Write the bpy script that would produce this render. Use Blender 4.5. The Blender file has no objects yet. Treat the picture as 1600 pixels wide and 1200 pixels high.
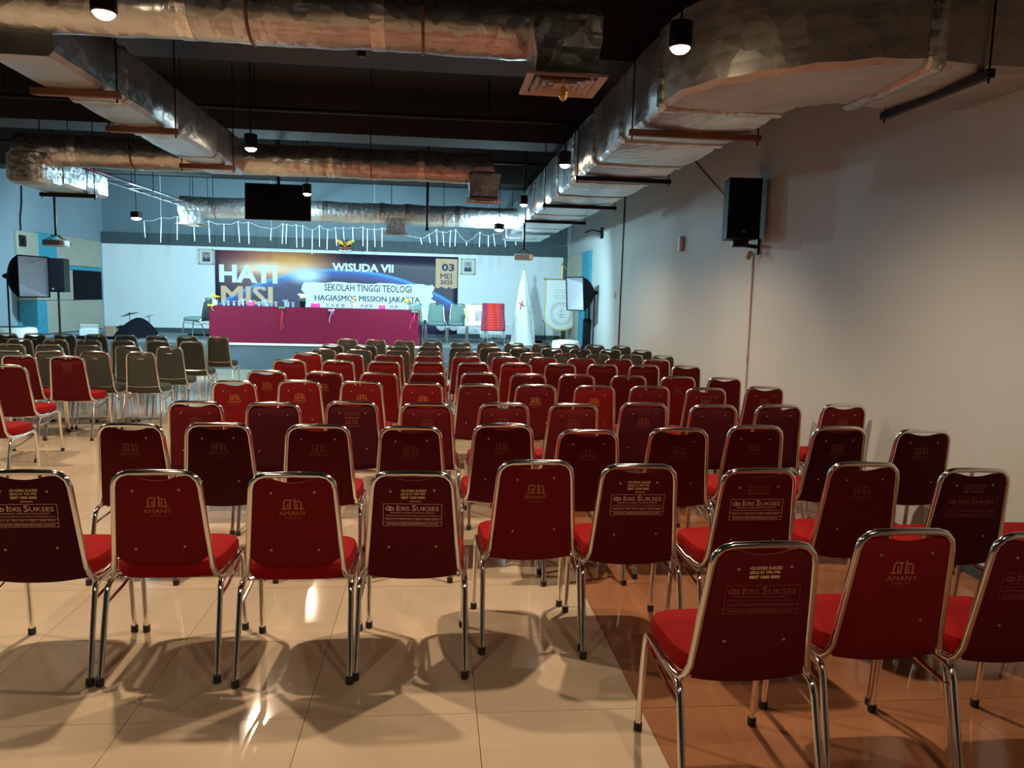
import bpy, bmesh, math, random
import numpy as np
from math import sin, cos, pi, radians, sqrt, atan2
from mathutils import Vector, Matrix, Euler
random.seed(7)
D = bpy.data
C = bpy.context.scene.collection
sc = bpy.context.scene

# ---------------------------------------------------------------- camera
H = 1.63; F = 1180.0
YAW, PIT, ROL = radians(5.8), radians(6.58), radians(1.49)
fw = Vector((sin(YAW)*cos(PIT), cos(YAW)*cos(PIT), -sin(PIT)))
r0 = Vector((cos(YAW), -sin(YAW), 0)); u0 = r0.cross(fw)
rt = r0*cos(ROL) + u0*sin(ROL); up = -r0*sin(ROL) + u0*cos(ROL)
cam_d = D.cameras.new('camera'); cam = D.objects.new('camera', cam_d); C.objects.link(cam)
cam_d.sensor_width = 36; cam_d.lens = F/1600*36; cam_d.clip_end = 100; cam_d.clip_start = 0.05
m = Matrix((rt, up, -fw)).transposed().to_4x4(); m.translation = Vector((0, 0, H)); cam.matrix_world = m
sc.camera = cam

def ray(x, y): return fw + rt*((x-800)/F) - up*((y-600)/F)
def at(x, y, Y):                       # pixel -> point on the plane y = Y
    d = ray(x, y); return Vector((0, 0, H)) + d*(Y/d.y)
def atz(x, y, z):
    d = ray(x, y); return Vector((0, 0, H)) + d*((z-H)/d.z)

# ---------------------------------------------------------------- world, colour
w = D.worlds.new('world'); sc.world = w; w.use_nodes = True
w.node_tree.nodes['Background'].inputs[0].default_value = (0.5, 0.55, 0.7, 1)
w.node_tree.nodes['Background'].inputs[1].default_value = 0.006
vs = sc.view_settings; vs.view_transform = 'Standard'; vs.look = 'None'; vs.exposure = 0.0; vs.gamma = 1; vs.use_curve_mapping = False

WARM = (1.0, 0.77, 0.545); COOL = (0.50, 0.86, 1.0)
def spot(name, loc, target, power, col, size=150, blend=0.5, rad=0.04):
    l = D.lights.new(name, 'SPOT'); l.energy = power; l.color = col; l.spot_size = radians(size); l.spot_blend = blend
    l.shadow_soft_size = rad
    o = D.objects.new(name, l); C.objects.link(o); o.location = loc
    d = Vector(target) - Vector(loc); o.rotation_euler = d.to_track_quat('-Z', 'Y').to_euler()
    return o
def point(name, loc, power, col, rad=0.1):
    l = D.lights.new(name, 'POINT'); l.energy = power; l.color = col; l.shadow_soft_size = rad
    o = D.objects.new(name, l); C.objects.link(o); o.location = loc; return o
LZ = 2.98
# the ceiling downlights in view, and the same rows carried on behind the camera and to the left
LAMPS = [(1.28, 4.13), (1.28, 7.83), (1.25, 11.27), (-1.67, 4.13), (-1.80, 7.68), (-1.82, 10.98)]
LAMPS_OUT = [(1.28, 0.45), (-1.67, 0.45), (-4.8, 4.13), (-4.8, 7.7)]
P_WARM = 240.0
for x, y in LAMPS + LAMPS_OUT:
    spot('downlight_beam', (x, y, LZ-.05), (x, y, 0), P_WARM*(.35 if y < 1 else 1), WARM, 156, 0.75, 0.04)
# the cool lamps over the stage
STAGE = [at(213, 341, 13.45), at(780, 359, 13.45)]
for p in STAGE:
    point('stage_lamp_light', (p.x, p.y, p.z-.05), 75, COOL, 0.05)
    spot('stage_lamp_beam', (p.x, p.y+.02, p.z-.06), (p.x-.2, p.y+5.2, .6), 700, COOL, 150, 0.5, 0.05)
ADDED_WASH = [(-4.6, 15.05, 3.22), (-.9, 15.05, 3.22)]  # unseen wash lamps added to brighten the back of the stage
ADDED_TV_LAMP = at(432, 322, 13.3); point('stage_lamp_light', (ADDED_TV_LAMP.x, 13.3, ADDED_TV_LAMP.z-.06), 110, COOL, 0.05)  # extra lamp added out of sight to light the silver duct
for x, y, z in ADDED_WASH: spot('added_wash_light', (x, y, z-.06), (x-.1, 19.4, 1.0), 560, COOL, 140, 0.7, 0.06)

# ---------------------------------------------------------------- materials
def mat(name, col, rough=0.5, metal=0.0, bump=None, vary=None, emit=None, spec=None, sheen=None, trans=None, coat=None):
    m = D.materials.new(name); m.use_nodes = True; nt = m.node_tree; b = nt.nodes['Principled BSDF']
    b.inputs['Base Color'].default_value = (*col, 1); b.inputs['Roughness'].default_value = rough; b.inputs['Metallic'].default_value = metal
    if spec is not None: b.inputs['Specular IOR Level'].default_value = spec
    if sheen: b.inputs['Sheen Weight'].default_value = sheen
    if trans: b.inputs['Transmission Weight'].default_value = trans
    if coat: b.inputs['Coat Weight'].default_value = coat
    if emit: b.inputs['Emission Color'].default_value = (*emit[0], 1); b.inputs['Emission Strength'].default_value = emit[1]
    tc = None
    if bump or vary: tc = nt.nodes.new('ShaderNodeTexCoord')
    if vary:       # (scale, amount[, detail])
        n = nt.nodes.new('ShaderNodeTexNoise'); n.inputs['Scale'].default_value = vary[0]; n.inputs['Detail'].default_value = 5
        nt.links.new(tc.outputs['Object'], n.inputs['Vector'])
        r = nt.nodes.new('ShaderNodeValToRGB'); r.color_ramp.elements[0].position = 0.3; r.color_ramp.elements[1].position = 0.7
        a = vary[1]
        r.color_ramp.elements[0].color = tuple(c*(1-a) for c in col)+(1,); r.color_ramp.elements[1].color = tuple(min(1, c*(1+a)) for c in col)+(1,)
        nt.links.new(n.outputs['Fac'], r.inputs['Fac']); nt.links.new(r.outputs['Color'], b.inputs['Base Color'])
    if bump:       # (scale, strength, distance)
        n = nt.nodes.new('ShaderNodeTexNoise'); n.inputs['Scale'].default_value = bump[0]; n.inputs['Detail'].default_value = 4
        nt.links.new(tc.outputs['Object'], n.inputs['Vector'])
        bp = nt.nodes.new('ShaderNodeBump'); bp.inputs['Strength'].default_value = bump[1]; bp.inputs['Distance'].default_value = bump[2]
        nt.links.new(n.outputs['Fac'], bp.inputs['Height']); nt.links.new(bp.outputs['Normal'], b.inputs['Normal'])
    return m
M = {}
M['chrome'] = mat('chrome', (0.85, 0.83, 0.80), 0.13, 1.0, bump=(60, .05, .002))
M['rubber'] = mat('rubber', (0.02, 0.018, 0.016), 0.6)
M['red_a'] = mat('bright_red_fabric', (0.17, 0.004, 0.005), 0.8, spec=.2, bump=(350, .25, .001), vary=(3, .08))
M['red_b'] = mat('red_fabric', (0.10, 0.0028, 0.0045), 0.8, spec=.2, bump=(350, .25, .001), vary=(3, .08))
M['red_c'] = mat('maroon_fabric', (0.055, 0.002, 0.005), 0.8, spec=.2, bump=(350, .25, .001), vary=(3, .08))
M['seat_red'] = mat('seat_red_fabric', (0.25, 0.003, 0.003), 0.85, spec=.15, bump=(350, .25, .001), vary=(4, .07))
M['grey_fab'] = mat('olive_grey_fabric', (0.050, 0.053, 0.042), 0.8, spec=.25, bump=(350, .25, .001), vary=(3, .06))
M['green_fab'] = mat('grey_green_fabric', (0.12, 0.20, 0.18), 0.7, vary=(3, .06))
M['gold_print'] = mat('gold_print', (0.46, 0.15, 0.045), 0.5)
M['dull_print'] = mat('dull_gold_print', (0.20, 0.045, 0.02), 0.55)
M['white_print'] = mat('pale_print', (0.75, 0.42, 0.32), 0.5)
M['faint_print'] = mat('faint_print', (0.26, 0.055, 0.05), 0.6)
M['cream_print'] = mat('cream_print', (0.72, 0.46, 0.24), 0.5)
M['screw'] = mat('screw_metal', (0.55, 0.40, 0.36), 0.35, 0.8)
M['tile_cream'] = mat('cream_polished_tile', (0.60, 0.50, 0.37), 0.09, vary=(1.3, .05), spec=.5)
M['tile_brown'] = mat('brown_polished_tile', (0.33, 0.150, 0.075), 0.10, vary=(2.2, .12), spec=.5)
M['grout'] = mat('grout', (0.22, 0.16, 0.11), 0.8)
M['wall'] = mat('grey_wall_paint', (0.53, 0.55, 0.53), 0.55, vary=(.5, .03), bump=(90, .08, .002))
M['wall_blue'] = mat('blue_grey_wall_paint', (0.27, 0.34, 0.40), 0.6, vary=(.5, .04))
M['soffit'] = mat('teal_grey_paint', (0.12, 0.17, 0.20), 0.6, vary=(.6, .04))
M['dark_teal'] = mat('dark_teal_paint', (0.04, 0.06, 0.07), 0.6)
M['black_ceiling'] = mat('black_ceiling_paint', (0.012, 0.010, 0.010), 0.85, vary=(1.5, .2))
M['beam'] = mat('dark_beam_paint', (0.030, 0.027, 0.028), 0.8, vary=(1.5, .2))
M['black'] = mat('black_plastic', (0.006, 0.006, 0.008), 0.5, spec=.25)
M['black_metal'] = mat('black_metal', (0.02, 0.02, 0.022), 0.4, 0.6)
M['black_cloth'] = mat('black_cloth', (0.006, 0.007, 0.011), 0.9, bump=(20, .4, .01), spec=.15)
M['screen_black'] = mat('black_glass_screen', (0.008, 0.008, 0.01), 0.12)
M['white'] = mat('white_paint', (0.78, 0.78, 0.76), 0.5)
M['white_board'] = mat('white_stage_panel', (0.74, 0.76, 0.77), 0.6, vary=(.7, .02))
M['white_plastic'] = mat('white_plastic', (0.75, 0.74, 0.70), 0.35)
M['cream_pan'] = mat('beige_acoustic_fabric', (0.42, 0.39, 0.31), 0.9, vary=(2, .05), bump=(200, .3, .002))
M['teal_pan'] = mat('teal_acoustic_fabric', (0.045, 0.30, 0.42), 0.85, vary=(9, .12), bump=(200, .3, .002))
M['black_pan'] = mat('black_acoustic_fabric', (0.005, 0.006, 0.011), 0.9, spec=.15)
M['copper'] = mat('rust_primer_steel', (0.20, 0.085, 0.05), 0.55, 0.2, vary=(6, .2))
M['magenta'] = mat('magenta_satin_cloth', (0.155, 0.003, 0.024), 0.7, spec=.2, vary=(1.2, .08))
M['white_cloth'] = mat('white_cloth', (0.78, 0.78, 0.74), 0.8, vary=(3, .04), bump=(8, .3, .02))
M['red_ulos'] = mat('bright_red_woven_cloth', (0.62, 0.02, 0.012), 0.8, bump=(80, .3, .004))
M['wine_ulos'] = mat('wine_red_woven_cloth', (0.30, 0.02, 0.05), 0.8, bump=(80, .3, .004))
M['red'] = mat('red_print', (0.60, 0.02, 0.02), 0.6)
M['gold'] = mat('gold_paint', (0.80, 0.46, 0.08), 0.35, 0.6)
M['gold_cloth'] = mat('gold_fringe', (0.62, 0.50, 0.16), 0.8)
M['ink'] = mat('dark_navy_ink', (0.02, 0.045, 0.075), 0.6)
M['ink_grey'] = mat('grey_ink', (0.22, 0.26, 0.30), 0.6)
M['tan'] = mat('tan_print', (0.66, 0.40, 0.24), 0.6)
M['peach'] = mat('peach_letter_print', (0.72, 0.45, 0.27), 0.6)
M['silver_cloth'] = mat('silver_reflector_cloth', (0.60, 0.61, 0.66), 0.4, 0.4, bump=(14, .5, .02))
M['stage_floor'] = mat('stage_carpet', (0.16, 0.20, 0.22), 0.8, vary=(2, .1))
M['stage_front'] = mat('grey_stage_board', (0.075, 0.10, 0.12), 0.5, vary=(1.5, .2))
M['pink'] = mat('pink_plastic', (0.75, 0.05, 0.25), 0.4)
M['yellow'] = mat('yellow_petals', (0.85, 0.55, 0.05), 0.6)
M['peach_petals'] = mat('peach_petals', (0.85, 0.48, 0.25), 0.6)
M['white_petals'] = mat('cream_petals', (0.85, 0.80, 0.66), 0.6)
M['leaf'] = mat('green_leaf', (0.06, 0.30, 0.08), 0.6)
M['lilac'] = mat('lilac_ribbon', (0.50, 0.42, 0.75), 0.5)
M['green_rib'] = mat('green_ribbon', (0.08, 0.42, 0.12), 0.5)
M['blue_rib'] = mat('pale_blue_ribbon', (0.35, 0.50, 0.65), 0.5)
M['glass'] = mat('clear_plastic_cup', (0.8, 0.9, 0.95), 0.08, trans=.7)
M['cardboard'] = mat('brown_cardboard', (0.45, 0.30, 0.20), 0.8)
M['wood_frame'] = mat('pale_wood_frame', (0.46, 0.43, 0.34), 0.5)
M['mat_board'] = mat('portrait_mount_board', (0.66, 0.62, 0.56), 0.7)
M['photo_bg'] = mat('portrait_backdrop', (0.28, 0.20, 0.24), 0.6)
M['photo_bg2'] = mat('grey_portrait_backdrop', (0.36, 0.38, 0.40), 0.6)
M['suit'] = mat('dark_suit_print', (0.03, 0.03, 0.05), 0.6)
M['skin'] = mat('skin_print', (0.45, 0.27, 0.19), 0.6)
M['lamp_glow'] = mat('warm_lamp_lens', (1, .9, .7), 0.4, emit=((1.0, 0.78, 0.5), 40))
M['cool_glow'] = mat('cool_lamp_lens', (.8, .95, 1), 0.4, emit=((0.75, 0.93, 1.0), 60))
M['led_tube'] = mat('led_tube', (.7, .9, .95), 0.3, emit=((0.6, 0.95, 1.0), 0.9))
M['amber_glass'] = mat('amber_glass', (0.75, 0.45, 0.12), 0.15, 0.3)
M['diffuser'] = mat('dusty_diffuser_paint', (0.50, 0.36, 0.30), 0.5)
M['pipe_paint'] = mat('painted_conduit', (0.62, 0.55, 0.47), 0.45)

def foil_mat(name, col, rough, sc1, st):
    m = D.materials.new(name); m.use_nodes = True; nt = m.node_tree; b = nt.nodes['Principled BSDF']; N = nt.nodes.new; L = nt.links.new
    b.inputs['Metallic'].default_value = 0.96
    tc = N('ShaderNodeTexCoord')
    n1 = N('ShaderNodeTexNoise'); n1.inputs['Scale'].default_value = sc1; n1.inputs['Detail'].default_value = 6; n1.inputs['Distortion'].default_value = 1.2
    n2 = N('ShaderNodeTexVoronoi'); n2.inputs['Scale'].default_value = sc1*1.4; n2.distance = 'MANHATTAN'
    n3 = N('ShaderNodeTexNoise'); n3.inputs['Scale'].default_value = 1.6; n3.inputs['Detail'].default_value = 3
    for n in (n1, n2, n3): L(tc.outputs['Object'], n.inputs['Vector'])
    ad = N('ShaderNodeMath'); ad.operation = 'ADD'; L(n1.outputs['Fac'], ad.inputs[0]); L(n2.outputs['Distance'], ad.inputs[1])
    bp = N('ShaderNodeBump'); bp.inputs['Strength'].default_value = st; bp.inputs['Distance'].default_value = 0.02
    L(ad.outputs[0], bp.inputs['Height']); L(bp.outputs['Normal'], b.inputs['Normal'])
    r = N('ShaderNodeValToRGB'); r.color_ramp.elements[0].position = .35; r.color_ramp.elements[1].position = .65
    r.color_ramp.elements[0].color = tuple(c*.8 for c in col)+(1,); r.color_ramp.elements[1].color = (*col, 1)
    L(n3.outputs['Fac'], r.inputs['Fac']); L(r.outputs['Color'], b.inputs['Base Color'])
    mr = N('ShaderNodeMapRange'); mr.inputs['To Min'].default_value = rough*.7; mr.inputs['To Max'].default_value = rough*1.4
    L(n1.outputs['Fac'], mr.inputs['Value']); L(mr.outputs['Result'], b.inputs['Roughness'])
    return m
M['foil'] = foil_mat('aluminium_foil_wrap', (0.58, 0.58, 0.60), 0.27, 6, 0.28)
M['foil_flat'] = foil_mat('smooth_foil_board', (0.72, 0.72, 0.73), 0.32, 7, 0.19)
M['foil_bright'] = foil_mat('bright_silver_foil', (0.88, 0.89, 0.90), 0.42, 9, 0.35)
M['foil_tape'] = foil_mat('aluminium_tape', (0.80, 0.78, 0.76), 0.30, 11, 0.3)
M['foil_dull'] = foil_mat('dull_foil_insulation', (0.66, 0.62, 0.58), 0.48, 5, 0.3)

# ---------------------------------------------------------------- mesh helpers
class MB:
    def __init__(s): s.v = []; s.f = []; s.mi = []
    def add(s, vs_, fs_, mi=0):
        o = len(s.v); s.v += [tuple(p) for p in vs_]; s.f += [tuple(i+o for i in f) for f in fs_]; s.mi += [mi]*len(fs_); return s
    def box(s, c, d, rot=None, bev=0, mi=0):
        hx, hy, hz = d[0]/2, d[1]/2, d[2]/2
        if bev:
            b = min(bev, hx*.99, hy*.99, hz*.99)
            P = []
            for sx in (-1, 1):
                for sy in (-1, 1):
                    for sz in (-1, 1):
                        P += [(sx*hx, sy*(hy-b), sz*(hz-b)), (sx*(hx-b), sy*hy, sz*(hz-b)), (sx*(hx-b), sy*(hy-b), sz*hz)]
            idx = lambda sx, sy, sz, k: ((sx > 0)*4+(sy > 0)*2+(sz > 0))*3+k
            Fc = []
            for q in (-1, 1):
                Fc.append([idx(q, a, b_, 0) for a, b_ in ((-1, -1), (1, -1), (1, 1), (-1, 1))][::q])
                Fc.append([idx(a, q, b_, 1) for a, b_ in ((-1, -1), (-1, 1), (1, 1), (1, -1))][::q])
                Fc.append([idx(a, b_, q, 2) for a, b_ in ((-1, -1), (1, -1), (1, 1), (-1, 1))][::q])
            for a in (-1, 1):
                for c_ in (-1, 1):
                    g = a*c_
                    Fc.append([idx(-1, a, c_, 1), idx(1, a, c_, 1), idx(1, a, c_, 2), idx(-1, a, c_, 2)][::g])
                    Fc.append([idx(a, -1, c_, 2), idx(a, 1, c_, 2), idx(a, 1, c_, 0), idx(a, -1, c_, 0)][::g])
                    Fc.append([idx(a, c_, -1, 0), idx(a, c_, 1, 0), idx(a, c_, 1, 1), idx(a, c_, -1, 1)][::g])
                    for e in (-1, 1):
                        Fc.append([idx(a, c_, e, 0), idx(a, c_, e, 1), idx(a, c_, e, 2)][::a*c_*e])
        else:
            P = [(x*hx, y*hy, z*hz) for x in (-1, 1) for y in (-1, 1) for z in (-1, 1)]
            Fc = [(0, 1, 3, 2), (4, 6, 7, 5), (0, 4, 5, 1), (2, 3, 7, 6), (0, 2, 6, 4), (1, 5, 7, 3)]
        P = [Vector(p) for p in P]
        if rot is not None: P = [rot @ p for p in P]
        return s.add([p+Vector(c) for p in P], Fc, mi)
    def tube(s, path, r, n=8, closed=False, cap=True, mi=0, flat=None):
        path = [Vector(p) for p in path]; m_ = len(path); rings = []
        prev = None
        for i, p in enumerate(path):
            a = path[(i-1) % m_] if (closed or i > 0) else p; b = path[(i+1) % m_] if (closed or i < m_-1) else p
            t = (b-a).normalized()
            if prev is None:
                ref = Vector((0, 0, 1)) if abs(t.z) < .9 else Vector((0, 1, 0))
                nx = t.cross(ref).normalized()
            else: nx = (prev - t*prev.dot(t)).normalized()
            prev = nx; ny = t.cross(nx)
            rr = r[i] if isinstance(r, (list, tuple)) else r
            rings.append([p + nx*(rr*cos(2*pi*k/n)) + ny*(rr*sin(2*pi*k/n)) for k in range(n)])
        V = [q for R_ in rings for q in R_]; Fc = []
        for i in range(m_ if closed else m_-1):
            j = (i+1) % m_
            for k in range(n):
                k2 = (k+1) % n; Fc.append((i*n+k, i*n+k2, j*n+k2, j*n+k))
        if cap and not closed: Fc.append(tuple(range(n))[::-1]); Fc.append(tuple((m_-1)*n+k for k in range(n)))
        return s.add(V, Fc, mi)
    def lathe(s, prof, c=(0, 0, 0), n=16, axis=None, mi=0, jit=None):    # prof: [(r, z)]
        V = []; Fc = []; m_ = len(prof)
        for i, (r, z) in enumerate(prof):
            for k in range(n):
                a = 2*pi*k/n; rr = r*(jit(i, k, a) if jit else 1)
                V.append(Vector((rr*cos(a), rr*sin(a), z)))
        for i in range(m_-1):
            for k in range(n):
                k2 = (k+1) % n; Fc.append((i*n+k, i*n+k2, (i+1)*n+k2, (i+1)*n+k))
        Fc.append(tuple(range(n))[::-1]); Fc.append(tuple((m_-1)*n+k for k in range(n)))
        if axis is not None:
            q = Vector((0, 0, 1)).rotation_difference(Vector(axis)).to_matrix(); V = [q @ p for p in V]
        return s.add([p+Vector(c) for p in V], Fc, mi)
    def ball(s, c, r, n=10, mi=0, sq=(1, 1, 1)):
        prof = [(r*sin(pi*i/n) if 0 < i < n else r*.02, -r*cos(pi*i/n)) for i in range(n+1)]
        o = len(s.v); s.lathe(prof, (0, 0, 0), n+2, mi=mi)
        for i in range(o, len(s.v)): p = s.v[i]; s.v[i] = (p[0]*sq[0]+c[0], p[1]*sq[1]+c[1], p[2]*sq[2]+c[2])
        return s
    def grid(s, fn, nu, nv, mi=0, flip=False):
        V = [fn(i/nu, j/nv) for j in range(nv+1) for i in range(nu+1)]; Fc = []
        for j in range(nv):
            for i in range(nu):
                a = j*(nu+1)+i; q = (a, a+1, a+nu+2, a+nu+1); Fc.append(q[::-1] if flip else q)
        return s.add(V, Fc, mi)
    def prism(s, pts, axis, a0, a1, mi=0):          # closed 2D outline extruded along an axis; pts in the other two
        n = len(pts)
        def P(p, a):
            return {'x': (a, p[0], p[1]), 'y': (p[0], a, p[1]), 'z': (p[0], p[1], a)}[axis]
        V = [P(p, a0) for p in pts]+[P(p, a1) for p in pts]
        Fc = [tuple(range(n)), tuple(range(n, 2*n))[::-1]]+[(i, i+n, (i+1) % n+n, (i+1) % n) for i in range(n)]
        return s.add(V, Fc, mi)
    def mesh(s, name, mats, smooth=True, ang=40):
        me = D.meshes.new(name); me.from_pydata(s.v, [], s.f)
        for m_ in (mats if isinstance(mats, (list, tuple)) else [mats]): me.materials.append(M[m_])
        if len(set(s.mi)) > 1: me.polygons.foreach_set('material_index', s.mi)
        bm = bmesh.new(); bm.from_mesh(me); bmesh.ops.recalc_face_normals(bm, faces=bm.faces[:])
        if smooth:
            for f in bm.faces: f.smooth = True
            for e in bm.edges:
                if len(e.link_faces) == 2 and e.calc_face_angle(0) > radians(ang): e.smooth = False
        bm.to_mesh(me); bm.free(); return me
    def build(s, name, mats, parent=None, smooth=True, ang=40, loc=None, rot=None):
        return put(name, s.mesh(name, mats, smooth, ang), parent, loc, rot)
def put(name, me, parent=None, loc=None, rot=None):
    o = D.objects.new(name, me); C.objects.link(o)
    if parent: o.parent = parent
    if loc is not None: o.location = loc
    if rot is not None: o.rotation_euler = rot
    return o
def tag(o, label=None, cat=None, group=None, kind=None):
    if label: o['label'] = label
    if cat: o['category'] = cat
    if group: o['group'] = group
    if kind: o['kind'] = kind
    return o
def thing(name, label, cat, loc=(0, 0, 0), rz=0, group=None):
    o = D.objects.new(name, None); C.objects.link(o); o.location = loc; o.rotation_euler = (0, 0, rz); o.empty_display_size = .1
    return tag(o, label, cat, group)
def struct(o): o['kind'] = 'structure'; return o
def recentre(o):
    me = o.data; c = sum((v.co for v in me.vertices), Vector())/len(me.vertices); zmin = min(v.co.z for v in me.vertices); c.z = zmin
    me.transform(Matrix.Translation(-c)); o.location = o.location + c; return o
def arc(c, r, a0, a1, n, plane='xz', k=0):
    out = []
    for i in range(n+1):
        a = a0+(a1-a0)*i/n; p, q = c[0]+r*cos(a), c[1]+r*sin(a)
        out.append({'xz': (p, k, q), 'yz': (k, p, q), 'xy': (p, q, k)}[plane])
    return out

_font_cache = {}
def text_mesh(s, mname, bold=0.0, space=1.0):
    key = (s, mname, bold, space)
    if key in _font_cache: return _font_cache[key]
    cu = D.curves.new('t', 'FONT'); cu.body = s; cu.size = 1; cu.offset = bold; cu.resolution_u = 2; cu.space_character = space; cu.fill_mode = 'FRONT'
    ob = D.objects.new('t', cu); C.objects.link(ob)
    dg = bpy.context.evaluated_depsgraph_get(); me = D.meshes.new_from_object(ob.evaluated_get(dg)); D.objects.remove(ob); D.curves.remove(cu)
    xs = [v.co.x for v in me.vertices]; ys = [v.co.y for v in me.vertices]
    x0, x1, y0, y1 = min(xs), max(xs), min(ys), max(ys)
    me.transform(Matrix.Translation((-(x0+x1)/2, -y0, 0))); me.transform(Matrix.Diagonal((1/(x1-x0), 1/(y1-y0), 1, 1)))   # unit box
    me.materials.clear(); me.materials.append(M[mname]); me.name = 'lettering'
    _font_cache[key] = me; return me
def stamp(mb, s, cx, z0, wd, ht, y, bold=0.0, mi=0, space=1.0):
    """letters laid into a mesh builder on the plane y (facing -y), reading left to right"""
    me = text_mesh(s, 'ink', bold, space)
    mb.add([(cx+v.co.x*wd, y, z0+v.co.y*ht) for v in me.vertices], [tuple(p.vertices) for p in me.polygons], mi)
def strokes(mb, segs, wd, y, ox=0, oz=0, s=1, mi=0):
    for (x0, z0, x1, z1) in segs:
        a = Vector((x0, z0)); b = Vector((x1, z1)); d = (b-a).normalized(); nn = Vector((-d.y, d.x))*wd/2; a = a-d*wd/2; b = b+d*wd/2
        P = [a+nn, a-nn, b-nn, b+nn]
        mb.add([(ox+p.x*s, y, oz+p.y*s) for p in P], [(0, 1, 2, 3)], mi)
# ================================================================ the room
XL, XR, YB, YF, ZC = -8.05, 3.3, 19.4, -8.0, 4.3
def slab(name, mn, mx, mname):
    b = MB(); c = [(a+b_)/2 for a, b_ in zip(mn, mx)]; b.box(c, [b_-a for a, b_ in zip(mn, mx)])
    return struct(b.build(name, mname, smooth=False))
floor = slab('floor', (XL-.2, YF-.2, -.2), (XR+.2, YB+.2, -.006), 'grout')
slab('ceiling', (XL-.2, YF-.2, ZC), (XR+.2, YB+.2, ZC+.2), 'black_ceiling')
wall_right = slab('wall_right', (XR, YF, -.006), (XR+.2, YB, ZC), 'wall')
wall_left = slab('wall_left', (XL-.2, YF, -.006), (XL, YB, ZC), 'wall_blue')
slab('wall_back', (XL, YB, -.006), (XR, YB+.2, ZC), 'soffit')
slab('wall_front', (XL, YF-.2, -.006), (XR, YF, ZC), 'wall_blue')
for y0, y1 in ((-1.2, -.55), (2.6, 3.25), (6.75, 7.4), (10.4, 11.0), (14.3, 14.9)):
    slab('ceiling_beam', (XL, y0, 3.7), (XR, y1, ZC), 'beam')
slab('baseboard_right', (XR-.012, YF, -.006), (XR, 15.95, .09), 'dark_teal')

# polished tiles: each its own piece
def tile_mat(name, col, dark):
    m = M[name]; nt = m.node_tree; b = nt.nodes['Principled BSDF']; N = nt.nodes.new; L = nt.links.new
    g = N('ShaderNodeNewGeometry'); n = N('ShaderNodeTexNoise'); n.inputs['Scale'].default_value = 1.1; n.inputs['Detail'].default_value = 7; n.inputs['Distortion'].default_value = 1.5
    L(g.outputs['Position'], n.inputs['Vector'])
    r = N('ShaderNodeValToRGB'); r.color_ramp.elements[0].position = .3; r.color_ramp.elements[1].position = .72
    r.color_ramp.elements[0].color = (*dark, 1); r.color_ramp.elements[1].color = (*col, 1); L(n.outputs['Fac'], r.inputs['Fac'])
    oi = N('ShaderNodeObjectInfo'); mr = N('ShaderNodeMapRange'); mr.inputs['To Min'].default_value = .95; mr.inputs['To Max'].default_value = 1.03; L(oi.outputs['Random'], mr.inputs['Value'])
    mx = N('ShaderNodeVectorMath'); mx.operation = 'SCALE'; L(r.outputs['Color'], mx.inputs[0]); L(mr.outputs['Result'], mx.inputs['Scale']); L(mx.outputs['Vector'], b.inputs['Base Color'])
tile_mat('tile_cream', (0.55, 0.44, 0.31), (0.46, 0.36, 0.25))
tile_mat('tile_brown', (0.36, 0.16, 0.075), (0.24, 0.10, 0.05))
TP = .66; gx, gy = .8385, 2.80; gap = .0025
tiles = []
i0 = int((XL-gx)/TP)-1; i1 = int((XR-gx)/TP)+1; j0 = int((YF-gy)/TP)-1; j1 = int((16.0-gy)/TP)+1
for i in range(i0, i1+1):
    for j in range(j0, j1+1):
        x0, x1 = max(gx+i*TP, XL), min(gx+(i+1)*TP, XR); y0, y1 = max(gy+j*TP, YF), min(gy+(j+1)*TP, 15.98)
        if x1-x0 < .03 or y1-y0 < .03: continue
        tiles.append((x0, x1, y0, y1))
def inview(t):
    x, y = (t[0]+t[1])/2, (t[2]+t[3])/2; d = Vector((x, y, 0))-Vector((0, 0, H)); z = d.dot(fw)
    return z > .6 and abs(d.dot(rt)/z*F) < 1000
vis = sorted([t for t in tiles if inview(t)], key=lambda t: ((t[0]+t[1])/2)**2+((t[2]+t[3])/2)**2)[:280]
tmesh = {}
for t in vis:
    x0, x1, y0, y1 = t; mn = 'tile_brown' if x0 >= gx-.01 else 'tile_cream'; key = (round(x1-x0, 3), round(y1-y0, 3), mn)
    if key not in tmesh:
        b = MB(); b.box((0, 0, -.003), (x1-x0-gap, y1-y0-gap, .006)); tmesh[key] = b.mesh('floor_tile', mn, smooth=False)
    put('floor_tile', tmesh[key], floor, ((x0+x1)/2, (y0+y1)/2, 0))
vset = set(vis); b = MB()
for t in tiles:
    if t not in vset: b.box(((t[0]+t[1])/2, (t[2]+t[3])/2, -.003), (t[1]-t[0]-gap, t[3]-t[2]-gap, .006), mi=1 if t[0] >= gx-.01 else 0)
o = b.build('distant_floor_tiles', ['tile_cream', 'tile_brown'], floor, smooth=False); o['kind'] = 'stuff'

# ================================================================ the stage
SF = 16.0; SZ = .54
stage = struct(MB().box(((XL+XR)/2, (SF+YB)/2, (SZ-.006)/2), (XR-XL, YB-SF, SZ+.006)).build('stage_platform', 'stage_floor', smooth=False)); stage.name = 'trim_1'
o = MB().box(((XL+XR)/2, SF-.008, .265), (XR-XL, .016, .53)).build('stage_front_board', 'stage_front', stage, smooth=False)
o = MB().box(((-4.6-.3)/2, SF-.02, SZ-.015), (4.4, .05, .045), bev=.006).build('stage_edge_strip', 'white', stage, smooth=False)
b = MB(); b.box((.15, SF-.18, .13), (1.1, .34, .265), bev=.01); b.box((.15, SF-.52, .06), (1.1, .34, .13), bev=.01)
steps = tag(b.build('stage_step', 'stage_front', smooth=False), 'low grey two tread step block against the front of the stage', 'steps')
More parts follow.
